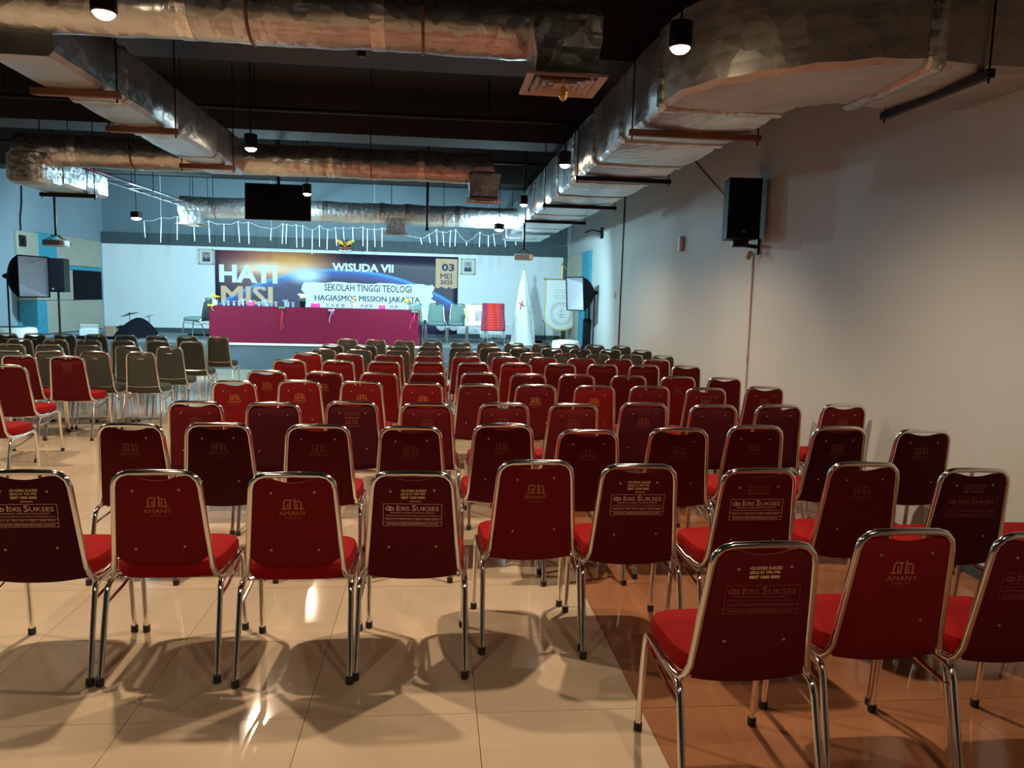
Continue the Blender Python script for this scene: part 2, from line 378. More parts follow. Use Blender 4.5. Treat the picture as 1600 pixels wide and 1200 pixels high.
# white panel that fills the back of the stage, dark margins round it, the top one a painted shadow
struct(MB().box(((-8.02+3.28)/2, YB-.015, .60), (11.3, .03, .12)).build('baseboard_back', 'dark_teal', smooth=False))
pa, pb = at(158, 377, YB-.05), at(882, 405, YB-.05)
panel_z1 = 2.66
struct(MB().box(((pa.x+pb.x)/2, YB-.03, (.66+panel_z1)/2), (pb.x-pa.x, .05, panel_z1-.66)).build('trim_2', 'white_board', smooth=False))
struct(MB().box(((XL+XR)/2, YB-.06, 2.80), (XR-XL, .12, .27)).build('shadow_band', 'dark_teal', smooth=False))  # shadow of the round duct put in as a dark band
struct(MB().box((XR-.05, YB-.2, 1.62), (.10, .4, 2.1)).build('trim_4', 'dark_teal', smooth=False))

# acoustic panels, each a piece of the side wall it is fixed to
def wpanel(wall, x, sgn, y0, y1, z0, z1, mn, t=.05):
    o = MB().box((x+sgn*t/2, (y0+y1)/2, (z0+z1)/2), (t, y1-y0-.008, z1-z0-.008), bev=.008).build('acoustic_panel', mn, wall, smooth=False); return recentre(o)
for y0, y1, z0, z1, mn in ((15.5, 16.3, 2.0, 2.66, 'cream_pan'), (16.3, 17.05, 2.0, 2.68, 'teal_pan'), (17.05, 19.15, 2.06, 2.69, 'cream_pan'), (17.05, 19.15, 1.97, 2.06, 'teal_pan'),
                           (15.5, 16.3, 1.31, 2.0, 'cream_pan'), (16.3, 17.7, 1.31, 1.97, 'cream_pan'), (17.7, 19.15, 1.31, 1.97, 'black_pan'),
                           (15.5, 16.55, .62, 1.31, 'teal_pan'), (16.55, 19.15, .62, 1.31, 'cream_pan')):
    wpanel(wall_left, XL, 1, y0, y1, z0, z1, mn)
for y0, y1, z0, z1, mn in ((17.07, 19.15, 1.5, 2.66, 'cream_pan'), (16.15, 17.07, 1.5, 2.67, 'teal_pan'), (17.3, 19.15, .60, 1.5, 'cream_pan'), (16.15, 17.3, .60, 1.5, 'teal_pan')):
    wpanel(wall_right, XR, -1, y0, y1, z0, z1, mn)

# ================================================================ ducts
def rect_sec(mb, p0, p1, wd, h, bul=.012, mi=0):
    """one length of wrapped rectangular duct between two points along x or y, puffed a little"""
    p0, p1 = Vector(p0), Vector(p1); t = (p1-p0).normalized(); s_ = Vector((t.y, -t.x, 0)); L_ = (p1-p0).length
    n = 6; ring = []
    for i in range(n+1):
        u = i/n; k = bul*sin(pi*u)**.5 if 0 < u < 1 else 0
        c = p0.lerp(p1, u); a, b_ = wd/2+k, h/2+k; r = .03
        pts = [(-a+r, -b_), (0, -b_-k*.8), (a-r, -b_), (a, -b_+r), (a+k*.8, 0), (a, b_-r), (a-r, b_), (0, b_+k), (-a+r, b_), (-a, b_-r), (-a-k*.8, 0), (-a, -b_+r)]
        ring.append([c+s_*(q[0]+random.uniform(-.002, .002))+Vector((0, 0, q[1]+random.uniform(-.002, .002))) for q in pts])
    V = [q for R_ in ring for q in R_]; m_ = 12
    Fc = [(i*m_+k, i*m_+(k+1) % m_, (i+1)*m_+(k+1) % m_, (i+1)*m_+k) for i in range(n) for k in range(m_)]
    Fc += [tuple(range(m_))[::-1], tuple(n*m_+k for k in range(m_))]
    mb.add(V, Fc, mi); return mb
def hanger(parent, cx, cy, z, wd, along='x', m_bar='copper', top=ZC):
    d = (wd+.14, .04, .04) if along == 'x' else (.04, wd+.14, .04)
    b = MB().box((cx, cy, z-.02), d, bev=.003); recentre(b.build('hanger_bar', m_bar, parent, smooth=False))
    for s_ in (-1, 1):
        x = cx+(s_*(wd/2+.045) if along == 'x' else 0); y = cy+(s_*(wd/2+.045) if along == 'y' else 0)
        b = MB().tube([(x, y, z-.07), (x, y, top)], .006, 6); recentre(b.build('threaded_rod', 'black_metal', parent))
md = thing('main_duct', 'large foil wrapped rectangular duct running along the right side and bending to the wall', 'air duct', (1.85, 10, 2.88))
def under(o, par): o.parent = par; o.matrix_parent_inverse = Matrix.Translation(par.location).inverted(); return o
class Under:      # build parts in world coordinates below a moved parent
    def __init__(s, par): s.par = par
ZD = 2.88; DH = .50
def part(mb, name, mats, par, smooth=True, ang=40):
    o = recentre(mb.build(name, mats, None, smooth, ang)); o.parent = par; o.location = o.location-par.location
    if par.parent: o.location = o.location-par.parent.location
    return o
def phanger(par, cx, cy, z, wd, along='x', m_bar='copper', rods=True):
    d = (wd+.14, .045, .045) if along == 'x' else (.045, wd+.14, .045)
    part(MB().box((cx, cy, z-.022), d, bev=.003), 'hanger_bar', m_bar, par, False)
    if rods:
        for s_ in (-1, 1):
            x = cx+(s_*(wd/2+.05) if along == 'x' else 0); y = cy+(s_*(wd/2+.05) if along == 'y' else 0)
            part(MB().tube([(x, y, z-.07), (x, y, ZC-.004)], .006, 6), 'threaded_rod', 'black_metal', par)
ys = [5.0, 6.05, 7.1, 8.2, 9.3, 10.4, 11.5, 12.6, 13.8, 15.0, 16.2, 17.2]
for a, b_ in zip(ys, ys[1:]):
    part(rect_sec(MB(), (1.85, a+.03, ZD+DH/2), (1.85, b_-.03, ZD+DH/2), .82, DH, .02), 'duct_section', 'foil_flat', md)
for y in ys[:-1]:
    part(rect_sec(MB(), (1.85, y-.05, ZD+DH/2), (1.85, y+.05, ZD+DH/2), .85, DH+.03, .006), 'seam_tape', 'foil_tape', md)
b = MB(); cx, cy = 2.54, 4.95; ring = []; n = 12
for i in range(n+1):
    a = pi + (pi/2)*i/n; ro = 1.10+.02*sin(7*i); ri = .28+.012*sin(5*i+1)
    zb = ZD-.01*(i % 2); zt = ZD+DH
    ring += [(cx+ro*cos(a), cy+ro*sin(a), zb+.03), (cx+(ro-.03)*cos(a), cy+(ro-.03)*sin(a), zb), (cx+(ro+ri)/2*cos(a), cy+(ro+ri)/2*sin(a), zb-.015), (cx+(ri+.03)*cos(a), cy+(ri+.03)*sin(a), zb),
             (cx+ri*cos(a), cy+ri*sin(a), zb+.03), (cx+ri*cos(a), cy+ri*sin(a), zt), (cx+ro*cos(a), cy+ro*sin(a), zt)]
b.add(ring, [(i*7+k, i*7+(k+1) % 7, (i+1)*7+(k+1) % 7, (i+1)*7+k) for i in range(n) for k in range(7)]+[tuple(range(7)), tuple(n*7+k for k in range(7))])
part(b, 'duct_elbow', 'foil_dull', md)
part(rect_sec(MB(), (2.54, cy-.69, ZD+DH/2), (XR-.005, cy-.69, ZD+DH/2), .82, DH, .02), 'duct_section', 'foil_dull', md)
part(rect_sec(MB(), (2.50, cy-.69, ZD+DH/2), (2.60, cy-.69, ZD+DH/2), .86, DH+.05, .012), 'seam_tape', 'foil_tape', md)
phanger(md, 2.82, cy-.69, ZD-.02, .82, 'y', 'black_metal')
for y in (5.5, 7.65, 10.0, 12.1, 14.4): phanger(md, 1.85, y, ZD-.03, .84, 'x', 'black_metal' if y > 7 else 'copper')

ld = thing('side_duct', 'smaller foil wrapped rectangular duct running away from the camera at upper left', 'air duct', (-2.31, 6.4, 2.88))
yl = [4.55, 5.6, 6.65, 7.7, 8.75]
for a, b_ in zip(yl, yl[1:]): part(rect_sec(MB(), (-2.31, a+.02, 3.06), (-2.31, b_-.02, 3.06), .38, .36, .008), 'duct_section', 'foil_flat', ld)
for y in yl[1:-1]: part(rect_sec(MB(), (-2.31, y-.035, 3.06), (-2.31, y+.035, 3.06), .395, .375, .003), 'seam_tape', 'foil_tape', ld)
for y in (5.25, 6.35, 8.05): phanger(ld, -2.31, y, 2.87, .40)

def round_duct(name, label, x0, x1, y, zc, r, mn='foil', seams=(), rods=()):
    t = thing(name, label, 'air duct', ((x0+x1)/2, y, zc))
    xs = [x0]+list(seams)+[x1]
    for a, b_ in zip(xs, xs[1:]):
        b = MB(); n = max(2, int((b_-a)/.12)); pth = [(a+(b_-a)*i/n, y, zc-.012*sin(pi*i/n)) for i in range(n+1)]
        b.tube(pth, [r*(1+.018*sin(i*2.3)+random.uniform(-.008, .008)) for i in range(n+1)], 20); part(b, 'duct_section', mn, t)
    for s_ in seams:
        b = MB(); b.tube([(s_-.04, y, zc), (s_+.04, y, zc)], r*1.035, 20); part(b, 'seam_tape', 'foil_tape', t)
    for x in rods:
        b = MB(); b.tube([(x, y-r*1.06*cos(a), zc-r*1.06*sin(a)) for a in [pi*i/10-.0 for i in range(11)]], .009, 5)
        part(b, 'pipe_strap', 'copper', t); part(MB().tube([(x, y-r*1.06, zc), (x, y-r*.8, ZC-.004)], .006, 5), 'threaded_rod', 'black_metal', t)
    return t
def diffuser(label, cx, cy, z, wd, ztop, pw, tilt=0, mn='foil'):
    t = thing('ceiling_diffuser', label, 'air vent', (cx, cy, z), tilt, 'square air diffusers under the round ducts')
    b = MB(); prof = [(wd*.42, wd*.42), (pw/2, pw/2)]
    h = ztop-z
    R_ = []
    for k, (u, s_) in enumerate(((0, .36*wd), (.06, .40*wd), (.35, .385*wd), (.6, pw*.5), (1, pw*.52))):
        R_ += [(a*s_+random.uniform(-.006, .006), b_*s_+random.uniform(-.006, .006), .014+u*h) for a, b_ in ((-1, -1), (0, -1.03), (1, -1), (1.03, 0), (1, 1), (0, 1.03), (-1, 1), (-1.03, 0))]
    b.add(R_, [(i*8+k, i*8+(k+1) % 8, (i+1)*8+(k+1) % 8, (i+1)*8+k) for i in range(4) for k in range(8)]+[tuple(range(8)), tuple(32+k for k in range(8))])
    b.build('plenum_box', mn, t, ang=25)
    b = MB()
    for s0, s1, za, zb in ((1, .82, 0, .012),):
        q = wd/2
        for a in range(4):
            R2 = Matrix.Rotation(a*pi/2, 3, 'Z'); V = [R2 @ Vector(p) for p in ((-q, -q, .004), (q, -q, .004), (q*.8, -q*.8, .014), (-q*.8, -q*.8, .014), (-q, -q, .016), (q, -q, .016))]
            b.add(V, [(0, 1, 2, 3), (0, 4, 5, 1), (4, 3, 2, 5)])
    b.build('diffuser_frame', 'diffuser', t, smooth=False)
    for s0 in (.74, .56, .38):
        b = MB(); q = wd/2*s0
        for a in range(4):
            R2 = Matrix.Rotation(a*pi/2, 3, 'Z'); q1 = q*.8
            V = [R2 @ Vector(p) for p in ((-q, -q, .0), (q, -q, .0), (q1, -q1, .018), (-q1, -q1, .018))]; b.add(V, [(0, 1, 2, 3)])
        b.build('diffuser_blade', 'diffuser', t, smooth=False)
    MB().box((0, 0, .008), (wd*.22, wd*.22, .006)).build('diffuser_blade', 'diffuser', t, smooth=False)
    MB().box((0, 0, .0165), (wd*.8, wd*.8, .002)).build('throat_plate', 'black', t, smooth=False)
    return t
round_duct('round_duct', 'fat foil wrapped round duct crossing the top of the picture nearest the camera', -6.4, .90, 4.56, 3.20, .185, 'foil', (-4.4, -2.9, -1.4, -.35), (-3.6, -1.05, -.1))
diffuser('square diffuser under the nearest round duct with a small amber bulb hanging from it', .67, 4.30, 2.79, .43, 3.10, .36)
round_duct('round_duct', 'foil wrapped round duct crossing the hall above the front of the grey chairs', -4.5, .62, 8.85, 3.08, .17, 'foil', (-3.9, -2.5, -1.2, -.2), (-3.3, -.75))
diffuser('square diffuser at the right end of the middle round duct', .51, 8.82, 2.70, .40, 2.98, .34)
round_duct('round_duct', 'bright silver round duct crossing just in front of the stage', -4.5, 1.44, 14.05, 3.06, .185, 'foil_bright', (-3.3, -2.0, -1.0, -.55, .35), (-3.9, .1))
diffuser('square diffuser at the left end of the bright silver duct by the stage', -4.30, 14.05, 2.74, .44, 2.95, .34, 0, 'foil_bright')
diffuser('square diffuser under the bright silver duct above the banner letters', -.75, 14.05, 2.70, .44, 2.95, .34, 0, 'foil_bright')
b = MB(); b.ball((0, 0, -.045), .026, 10, sq=(1, 1, 1.5)); b.tube([(0, 0, -.01), (0, 0, .03)], .006, 6)
tag(b.build('hanging_bulb', 'amber_glass', loc=(.66, 4.18, 2.77)), 'small amber glass bulb hanging under the nearest square diffuser', 'bulb')
bx = thing('branch_duct', 'short foil wrapped rectangular duct at upper left running toward the left softbox', 'air duct', (-4.4, 9.5, 2.74))
part(rect_sec(MB(), (-4.34, 8.62, 2.86), (-4.34, 9.06, 2.86), .36, .30, .02), 'duct_section', 'foil_tape', bx)
part(rect_sec(MB(), (-4.40, 9.06, 2.87), (-4.40, 10.2, 2.87), .50, .28, .008), 'duct_section', 'foil_flat', bx)
part(rect_sec(MB(), (-4.56, 8.3, 2.95), (-6.4, 8.3, 2.95), .40, .30, .015), 'duct_section', 'foil', bx)
phanger(bx, -4.40, 9.7, 2.72, .50, m_bar='black_metal')
# cable tray
tr = thing('cable_tray', 'grey metal cable tray with bright rails running to the stage at upper left', 'cable tray', (-4.9, 11.5, 3.12))
p0, p1 = (-4.62, 9.2), (-4.45, 15.6)
for off in (-.14, .14): part(MB().tube([(p0[0]+off, p0[1], 3.12), (p1[0]+off, p1[1], 3.12)], .018, 6), 'tray_rail', 'chrome', tr)
for i in range(14):
    u = (i+.5)/14; x = p0[0]+(p1[0]-p0[0])*u; y = p0[1]+(p1[1]-p0[1])*u
    part(MB().box((x, y, 3.115), (.28, .03, .012)), 'tray_rung', 'chrome', tr, False)
for u in (.1, .5, .9):
    x = p0[0]+(p1[0]-p0[0])*u; y = p0[1]+(p1[1]-p0[1])*u
    for off in (-.16, .16): part(MB().tube([(x+off, y, 3.1), (x+off, y, ZC-.004)], .006, 5), 'threaded_rod', 'black_metal', tr)

# ================================================================ lamps
def downlight(x, y, z, label, glow='lamp_glow', grp='round ceiling downlights', r=.062, hh=.13):
    t = thing('ceiling_downlight', label, 'ceiling light', (x, y, z), 0, grp)
    b = MB(); b.lathe([(r*.9, 0), (r, .006), (r, hh), (r*.7, hh+.008)], n=16)
    b.build('lamp_housing', 'black_metal', t)
    b = MB(); b.lathe([(r*.1, -.030), (r*.45, -.026), (r*.72, -.014), (r*.86, -.001)], n=16); b.build('lamp_lens', glow, t)
    MB().tube([(0, 0, hh), (0, 0, ZC-z-.004)], .007, 6).build('hanging_rod', 'black_metal', t)
    return t
names = ['warm downlight in the right row nearest the camera', 'warm downlight in front of the middle of the large rectangular duct', 'warm downlight above the right hand projector',
         'warm downlight against the nearest round duct at upper left', 'warm downlight by the far end of the left rectangular duct', 'warm downlight in front of the hanging television']
for (x, y), lb in zip(LAMPS, names): downlight(x, y, LZ, lb)
for (x, y), lb in zip(LAMPS_OUT, ('warm downlight behind the camera on the right', 'warm downlight behind the camera on the left', 'warm downlight out of frame above the left floor', 'warm downlight out of frame over the left block of chairs')): downlight(x, y, LZ, lb)
for (x, y, z), lb in zip(STAGE, ('glaring cool white lamp above the left of the stage', 'glaring cool white lamp in front of the bright duct at the right of the stage')):
    downlight(x, y, z, lb, 'cool_glow', 'cool stage lamps', .09, .10)
for (x, y, z), lb in zip(ADDED_WASH, ('added unseen fill lamp behind the left of the bright silver duct', 'added unseen fill lamp behind the middle of the bright silver duct')): downlight(x, y, z, lb, 'cool_glow', 'cool stage lamps', .07, .08)
downlight(ADDED_TV_LAMP.x, 13.3, ADDED_TV_LAMP.z, 'added unseen fill lamp behind the hanging television', 'cool_glow', 'cool stage lamps', .07, .08)
# ================================================================ chairs (facing +y, origin on the floor below the seat)
TZ, BZ = .887, .445                      # back tube centre line, top and bottom
LEAN = radians(9.0)
def lean_y(z): return -.165-(z-BZ)*math.tan(LEAN)
def back_frame_mesh():
    hwT, hwB, cr = .168, .196, .062
    P = []
    P += [(-.225, -.02, .412), (-.224, -.10, .413), (-.218, -.145, .418), (-.207, lean_y(.43)+.006, .435), (-hwB, lean_y(.47), .47)]
    P += [(-(hwB+(hwT-hwB)*u), lean_y(.47+(TZ-cr-.47)*u), .47+(TZ-cr-.47)*u) for u in (.33, .66, 1)]
    for a in (30, 60): P.append((-(hwT-cr)-cr*cos(radians(a)), lean_y(TZ-cr+cr*sin(radians(a))), TZ-cr+cr*sin(radians(a))))
    P.append((-(hwT-cr), lean_y(TZ), TZ)); P.append((0, lean_y(TZ), TZ+.002))
    P = P + [(-x, y, z) for x, y, z in P[:-1][::-1]]
    b = MB(); b.tube(P, .0125, 10); return b
def backrest_mesh(notch=.018, bot=-.022, flatbot=True):
    """local: x across, z up from the bottom edge; rotated by the lean afterwards"""
    hgt = TZ-BZ-.010; b = MB(); nu, nv = 18, 14
    def P(u, v, side):                      # u in -1..1
        hw = .190+(.160-.190)*v
        cr = .050; x = u*hw
        zb = bot-.020*(1-abs(u)**2.2) + (.03*max(0, abs(u)-.8)/.2 if bot > .03 else 0)
        zt = hgt - notch*max(0, 1-(abs(u)/.52)**2)
        e = max(0, abs(x)-(.160-cr))/cr
        zt -= (cr*(1-sqrt(max(0, 1-min(1, e)**2))))*.75
        z = zb+(zt-zb)*v
        q = max(abs(u), abs(2*v-1))
        th = .021*(1-q**9)**.5 + .002
        y = th+.012*(1-u*u)*(1-abs(2*v-1)**2) if side > 0 else -th*.55-.004*(1-q**4)
        return (x, y, z)
    for side in (1, -1):
        b.grid(lambda a, c, s_=side: P(2*a-1, c, s_), nu, nv, flip=side > 0)
    # weld the rim
    n = (nu+1)*(nv+1); rim = [i for i in range(nu+1)]+[j*(nu+1)+nu for j in range(1, nv+1)]+[nv*(nu+1)+i for i in range(nu-1, -1, -1)]+[j*(nu+1) for j in range(nv-1, 0, -1)]
    for i in range(len(rim)):
        a, c = rim[i], rim[(i+1) % len(rim)]; b.f.append((a, c, c+n, a+n)); b.mi.append(0)
    return b
def seat_mesh():
    b = MB(); z0, z1 = .418, .492; n = 32; R_ = []
    prof = [(.86, 0), (.96, .0), (1.0, .25), (1.0, .62), (.965, .88), (.88, .99), (.6, 1.06), (.25, 1.1)]
    for s_, h in prof:
        for k in range(n):
            a = 2*pi*k/n; ca, sa = cos(a), sin(a); p = 4.2
            r = (abs(ca)**p+abs(sa)**p)**(-1/p)
            x = .224*r*ca*s_; y = .215*r*sa*s_
            x *= 1+.03*(y/.215)
            R_.append((x, y+.045, z0+(z1-z0)*h-(.012 if y > .12 and h > .5 else 0)*((y-.12)/.1 if y > .12 else 0)))
    m_ = len(prof)
    b.add(R_, [(i*n+k, i*n+(k+1) % n, (i+1)*n+(k+1) % n, (i+1)*n+k) for i in range(m_-1) for k in range(n)]+[tuple(range(n))[::-1], tuple((m_-1)*n+k for k in range(n))])
    return b
RFX, RFY, FFX, FFY = .232, -.265, .228, .245
def leg_mesh(front, sx):
    b = MB()
    if front:
        P = [(sx*FFX, FFY, .012), (sx*.226, .212, .36), (sx*.226, .203, .392), (sx*.226, .182, .410), (sx*.226, .15, .414), (sx*.226, .02, .405)]
    else:
        P = [(sx*RFX, RFY, .012), (sx*.228, -.178, .355), (sx*.227, -.166, .383), (sx*.226, -.145, .398), (sx*.226, -.11, .402), (sx*.226, .02, .405)]
    b.tube(P, .0125, 10); return b
def brace_mesh():
    b = MB()
    for sx in (-1, 1):
        b.tube([(sx*.222, .200, .375), (sx*.222, -.02, .335), (sx*.222, -.188, .325)], .007, 6)
    b.tube([(-.226, .12, .405), (.226, .12, .405)], .009, 6); b.tube([(-.226, -.09, .400), (.226, -.09, .400)], .009, 6)
    return b
CM = {}
CM['frame'] = back_frame_mesh().mesh('back_frame', 'chrome')
CM['brace'] = brace_mesh().mesh('seat_frame', 'chrome')
for k, fr, sx in (('fl', 1, -1), ('fr', 1, 1), ('rl', 0, -1), ('rr', 0, 1)): CM[k] = leg_mesh(fr, sx).mesh('leg', 'chrome')
b = MB(); b.lathe([(.015, 0), (.017, .004), (.0165, .032), (.013, .034)], n=10); CM['foot'] = b.mesh('rubber_foot', 'rubber')
for k in ('red_a', 'red_b', 'red_c', 'grey_fab', 'green_fab'):
    CM['back_'+k] = backrest_mesh(.016 if k != 'grey_fab' else .020).mesh('backrest', k)
    CM['short_'+k] = backrest_mesh(.020, .052).mesh('backrest', k)
for k in ('seat_red', 'grey_fab', 'green_fab'): CM['seat_'+k] = seat_mesh().mesh('seat', k)
b = MB(); b.lathe([(.0055, 0), (.0055, .002), (.003, .0035)], n=8, axis=(0, -1, 0)); CM['screw'] = b.mesh('screw', 'screw')
YF_ = -.0185            # just behind the rear face of the backrest cushion
# printed marks (flat print on the rear face)
def amany(mname, strength=1):
    b = MB(); s_ = .00122
    segs = [(-34, 0, -22, 0), (-28, 0, -28, 26), (-28, 26, -22, 32), (-22, 32, -4, 32), (-7, 32, -7, 0), (-7, 0, -15, 0), (-15, 0, -15, 18),
            (34, 0, 22, 0), (28, 0, 28, 22), (28, 22, 22, 28), (22, 28, 7, 28), (7, 36, 7, 0), (7, 0, 15, 0), (15, 0, 15, 18)]
    strokes(b, segs, 4.6, 0, s=s_)
    stamp(b, 'AMANY', 0, -.028, .110, .018, 0, -.004)
    stamp(b, 'convention hotel', 0, -.042, .065, .006, 0)
    return b.mesh('printed_logo', mname, smooth=False)
def idris_box(mname):
    b = MB(); Wd, Ht = .222, .094
    x0, x1, z0, z1 = -Wd/2, Wd/2, -Ht, 0
    for s_ in ((x0, z0, x1, z0), (x0, z1, x1, z1), (x0, z0, x0, z1), (x1, z0, x1, z1), (x0, z0+.016, x1, z0+.016), (x0, z0+.032, x1, z0+.032)): strokes(b, [s_], .0016, 0)
    stamp(b, 'I', -.058, -.030, .005, .024, 0, .01); stamp(b, 'DRIS', -.032, -.029, .040, .018, 0, .008)
    stamp(b, 'S', .005, -.030, .017, .026, 0, .01); stamp(b, 'UKSES', .058, -.029, .084, .018, 0, .008)
    emblem(b, -.086, -.021, 1.0)
    stamp(b, 'SPESIALIS KEBUTUHAN EVENT', 0, -.041, .17, .0065, 0)
    stamp(b, '(TENDA,PARTISI,SOUND,CATERING,DLL)', 0, -.055, .205, .0075, 0)
    stamp(b, '(021) 21 790 790 // 0857 1000 5000', 0, -.072, .20, .0085, 0)
    stamp(b, 'www.idrissukses.com', 0, -.089, .195, .009, 0, .015)
    b.v = [(x*1.1, y, z*1.06) for x, y, z in b.v]
    return b.mesh('printed_label', mname, smooth=False)
def emblem(b, cx, cz, k):
    n = 14; P = []
    for i in range(n):
        a = 2*pi*i/n; a2 = 2*pi*(i+1)/n
        r0x, r0z, r1x, r1z = .0175*k, .009*k, .013*k, .0052*k
        b.add([(cx+r0x*cos(a), 0, cz+r0z*sin(a)), (cx+r0x*cos(a2), 0, cz+r0z*sin(a2)), (cx+r1x*cos(a2), 0, cz+r1z*sin(a2)), (cx+r1x*cos(a), 0, cz+r1z*sin(a))], [(0, 1, 2, 3)])
    strokes(b, [(-.006, -.004, .006, .001), (-.007, .011, .004, .006), (-.001, -.006, .001, .005)], .003*k, 0, cx, cz, k)
def idris_small(mname, at_line=False):
    b = MB(); emblem(b, -.040, .006, .62); stamp(b, 'IDRIS SUKSES', .014, .0, .082, .012, 0, .03)
    stamp(b, '(021) 21 790 790', 0, -.016, .100, .012, 0, .05); stamp(b, '0857 1000 5000', 0, -.031, .100, .012, 0, .05)
    if at_line: stamp(b, '@idrissukses', .01, -.046, .046, .008, 0, .04)
    return b.mesh('printed_sticker', mname, smooth=False)
PR = {'A': amany('gold_print'), 'a': amany('dull_print'), 'B': idris_box('white_print'), 'b': idris_box('faint_print'),
      'S': idris_small('cream_print', True), 's': idris_small('dull_print'), 'T': idris_small('cream_print')}
b = MB(); b.box((0, 0, 0), (.075, .003, .009), bev=.002); PR['slot'] = b.mesh('handle_slot', 'chrome')
b = MB(); b.tube([(-.193+.386*i/10, -.008-.012*sin(pi*i/10), .0-.012*sin(pi*i/10)) for i in range(11)], .006, 6); PR['rail'] = b.mesh('lower_rail', 'chrome')
CW = {'red_a': 'bright red', 'red_b': 'red', 'red_c': 'dark maroon', 'grey_fab': 'olive grey', 'green_fab': 'grey green'}

def chair(x, ytop, col, prints, label, group, name='banquet_chair', detail=2, short=False, rz=0.0, z=0.0, cat='chair', sx=1):
    """x, ytop: where the top of the backrest stands"""
    yo = -lean_y(TZ)
    t = thing(name, label, cat, (x+yo*sin(rz)*-1, ytop+yo*cos(rz), z), rz, group)
    t.scale = (sx, 1, 1)
    put('back_frame', CM['frame'], t); put('seat_frame', CM['brace'], t)
    bk = put('backrest', CM[('short_' if short else 'back_')+col], t, (0, -.165, BZ), (LEAN, 0, 0))
    put('seat', CM['seat_'+('seat_red' if col.startswith('red') else col)], t)
    for k, fx, fy in (('fl', -FFX, FFY), ('fr', FFX, FFY), ('rl', -RFX, RFY), ('rr', RFX, RFY)):
        lg = put('leg', CM[k], t)
        if detail: put('rubber_foot', CM['foot'], lg, (fx, fy, 0))
    if detail > 1 and col.startswith('red'):
        for sx, sz in ((-.088, .375), (.088, .378), (-.098, .118), (.098, .122)):
            if random.random() < .9: put('screw', CM['screw'], bk, (sx+random.uniform(-.004, .004), -.0150, sz+random.uniform(-.004, .004)))
    for c_ in prints:
        if c_ in 'Aa': put('printed_logo', PR[c_], bk, (random.uniform(-.006, .006), -.0172, .305))
        elif c_ in 'Bb': put('printed_label', PR[c_], bk, (random.uniform(-.004, .004), -.0172, .318), (0, radians(random.uniform(-1, 1)), 0))
        elif c_ in 'SsT': put('printed_sticker', PR[c_], bk, (random.uniform(-.004, .004), -.0172, .372))
    if col == 'grey_fab':
        put('handle_slot', PR['slot'], bk, (0, -.014, .372)); put('lower_rail', PR['rail'], bk, (0, 0, .052))
    return t
ORD = ['first', 'second', 'third', 'fourth', 'fifth', 'sixth', 'seventh', 'eighth', 'ninth', 'tenth', 'eleventh', 'twelfth', 'thirteenth', 'fourteenth', 'fifteenth', 'sixteenth', 'seventeenth', 'eighteenth', 'nineteenth', 'twentieth', 'last']
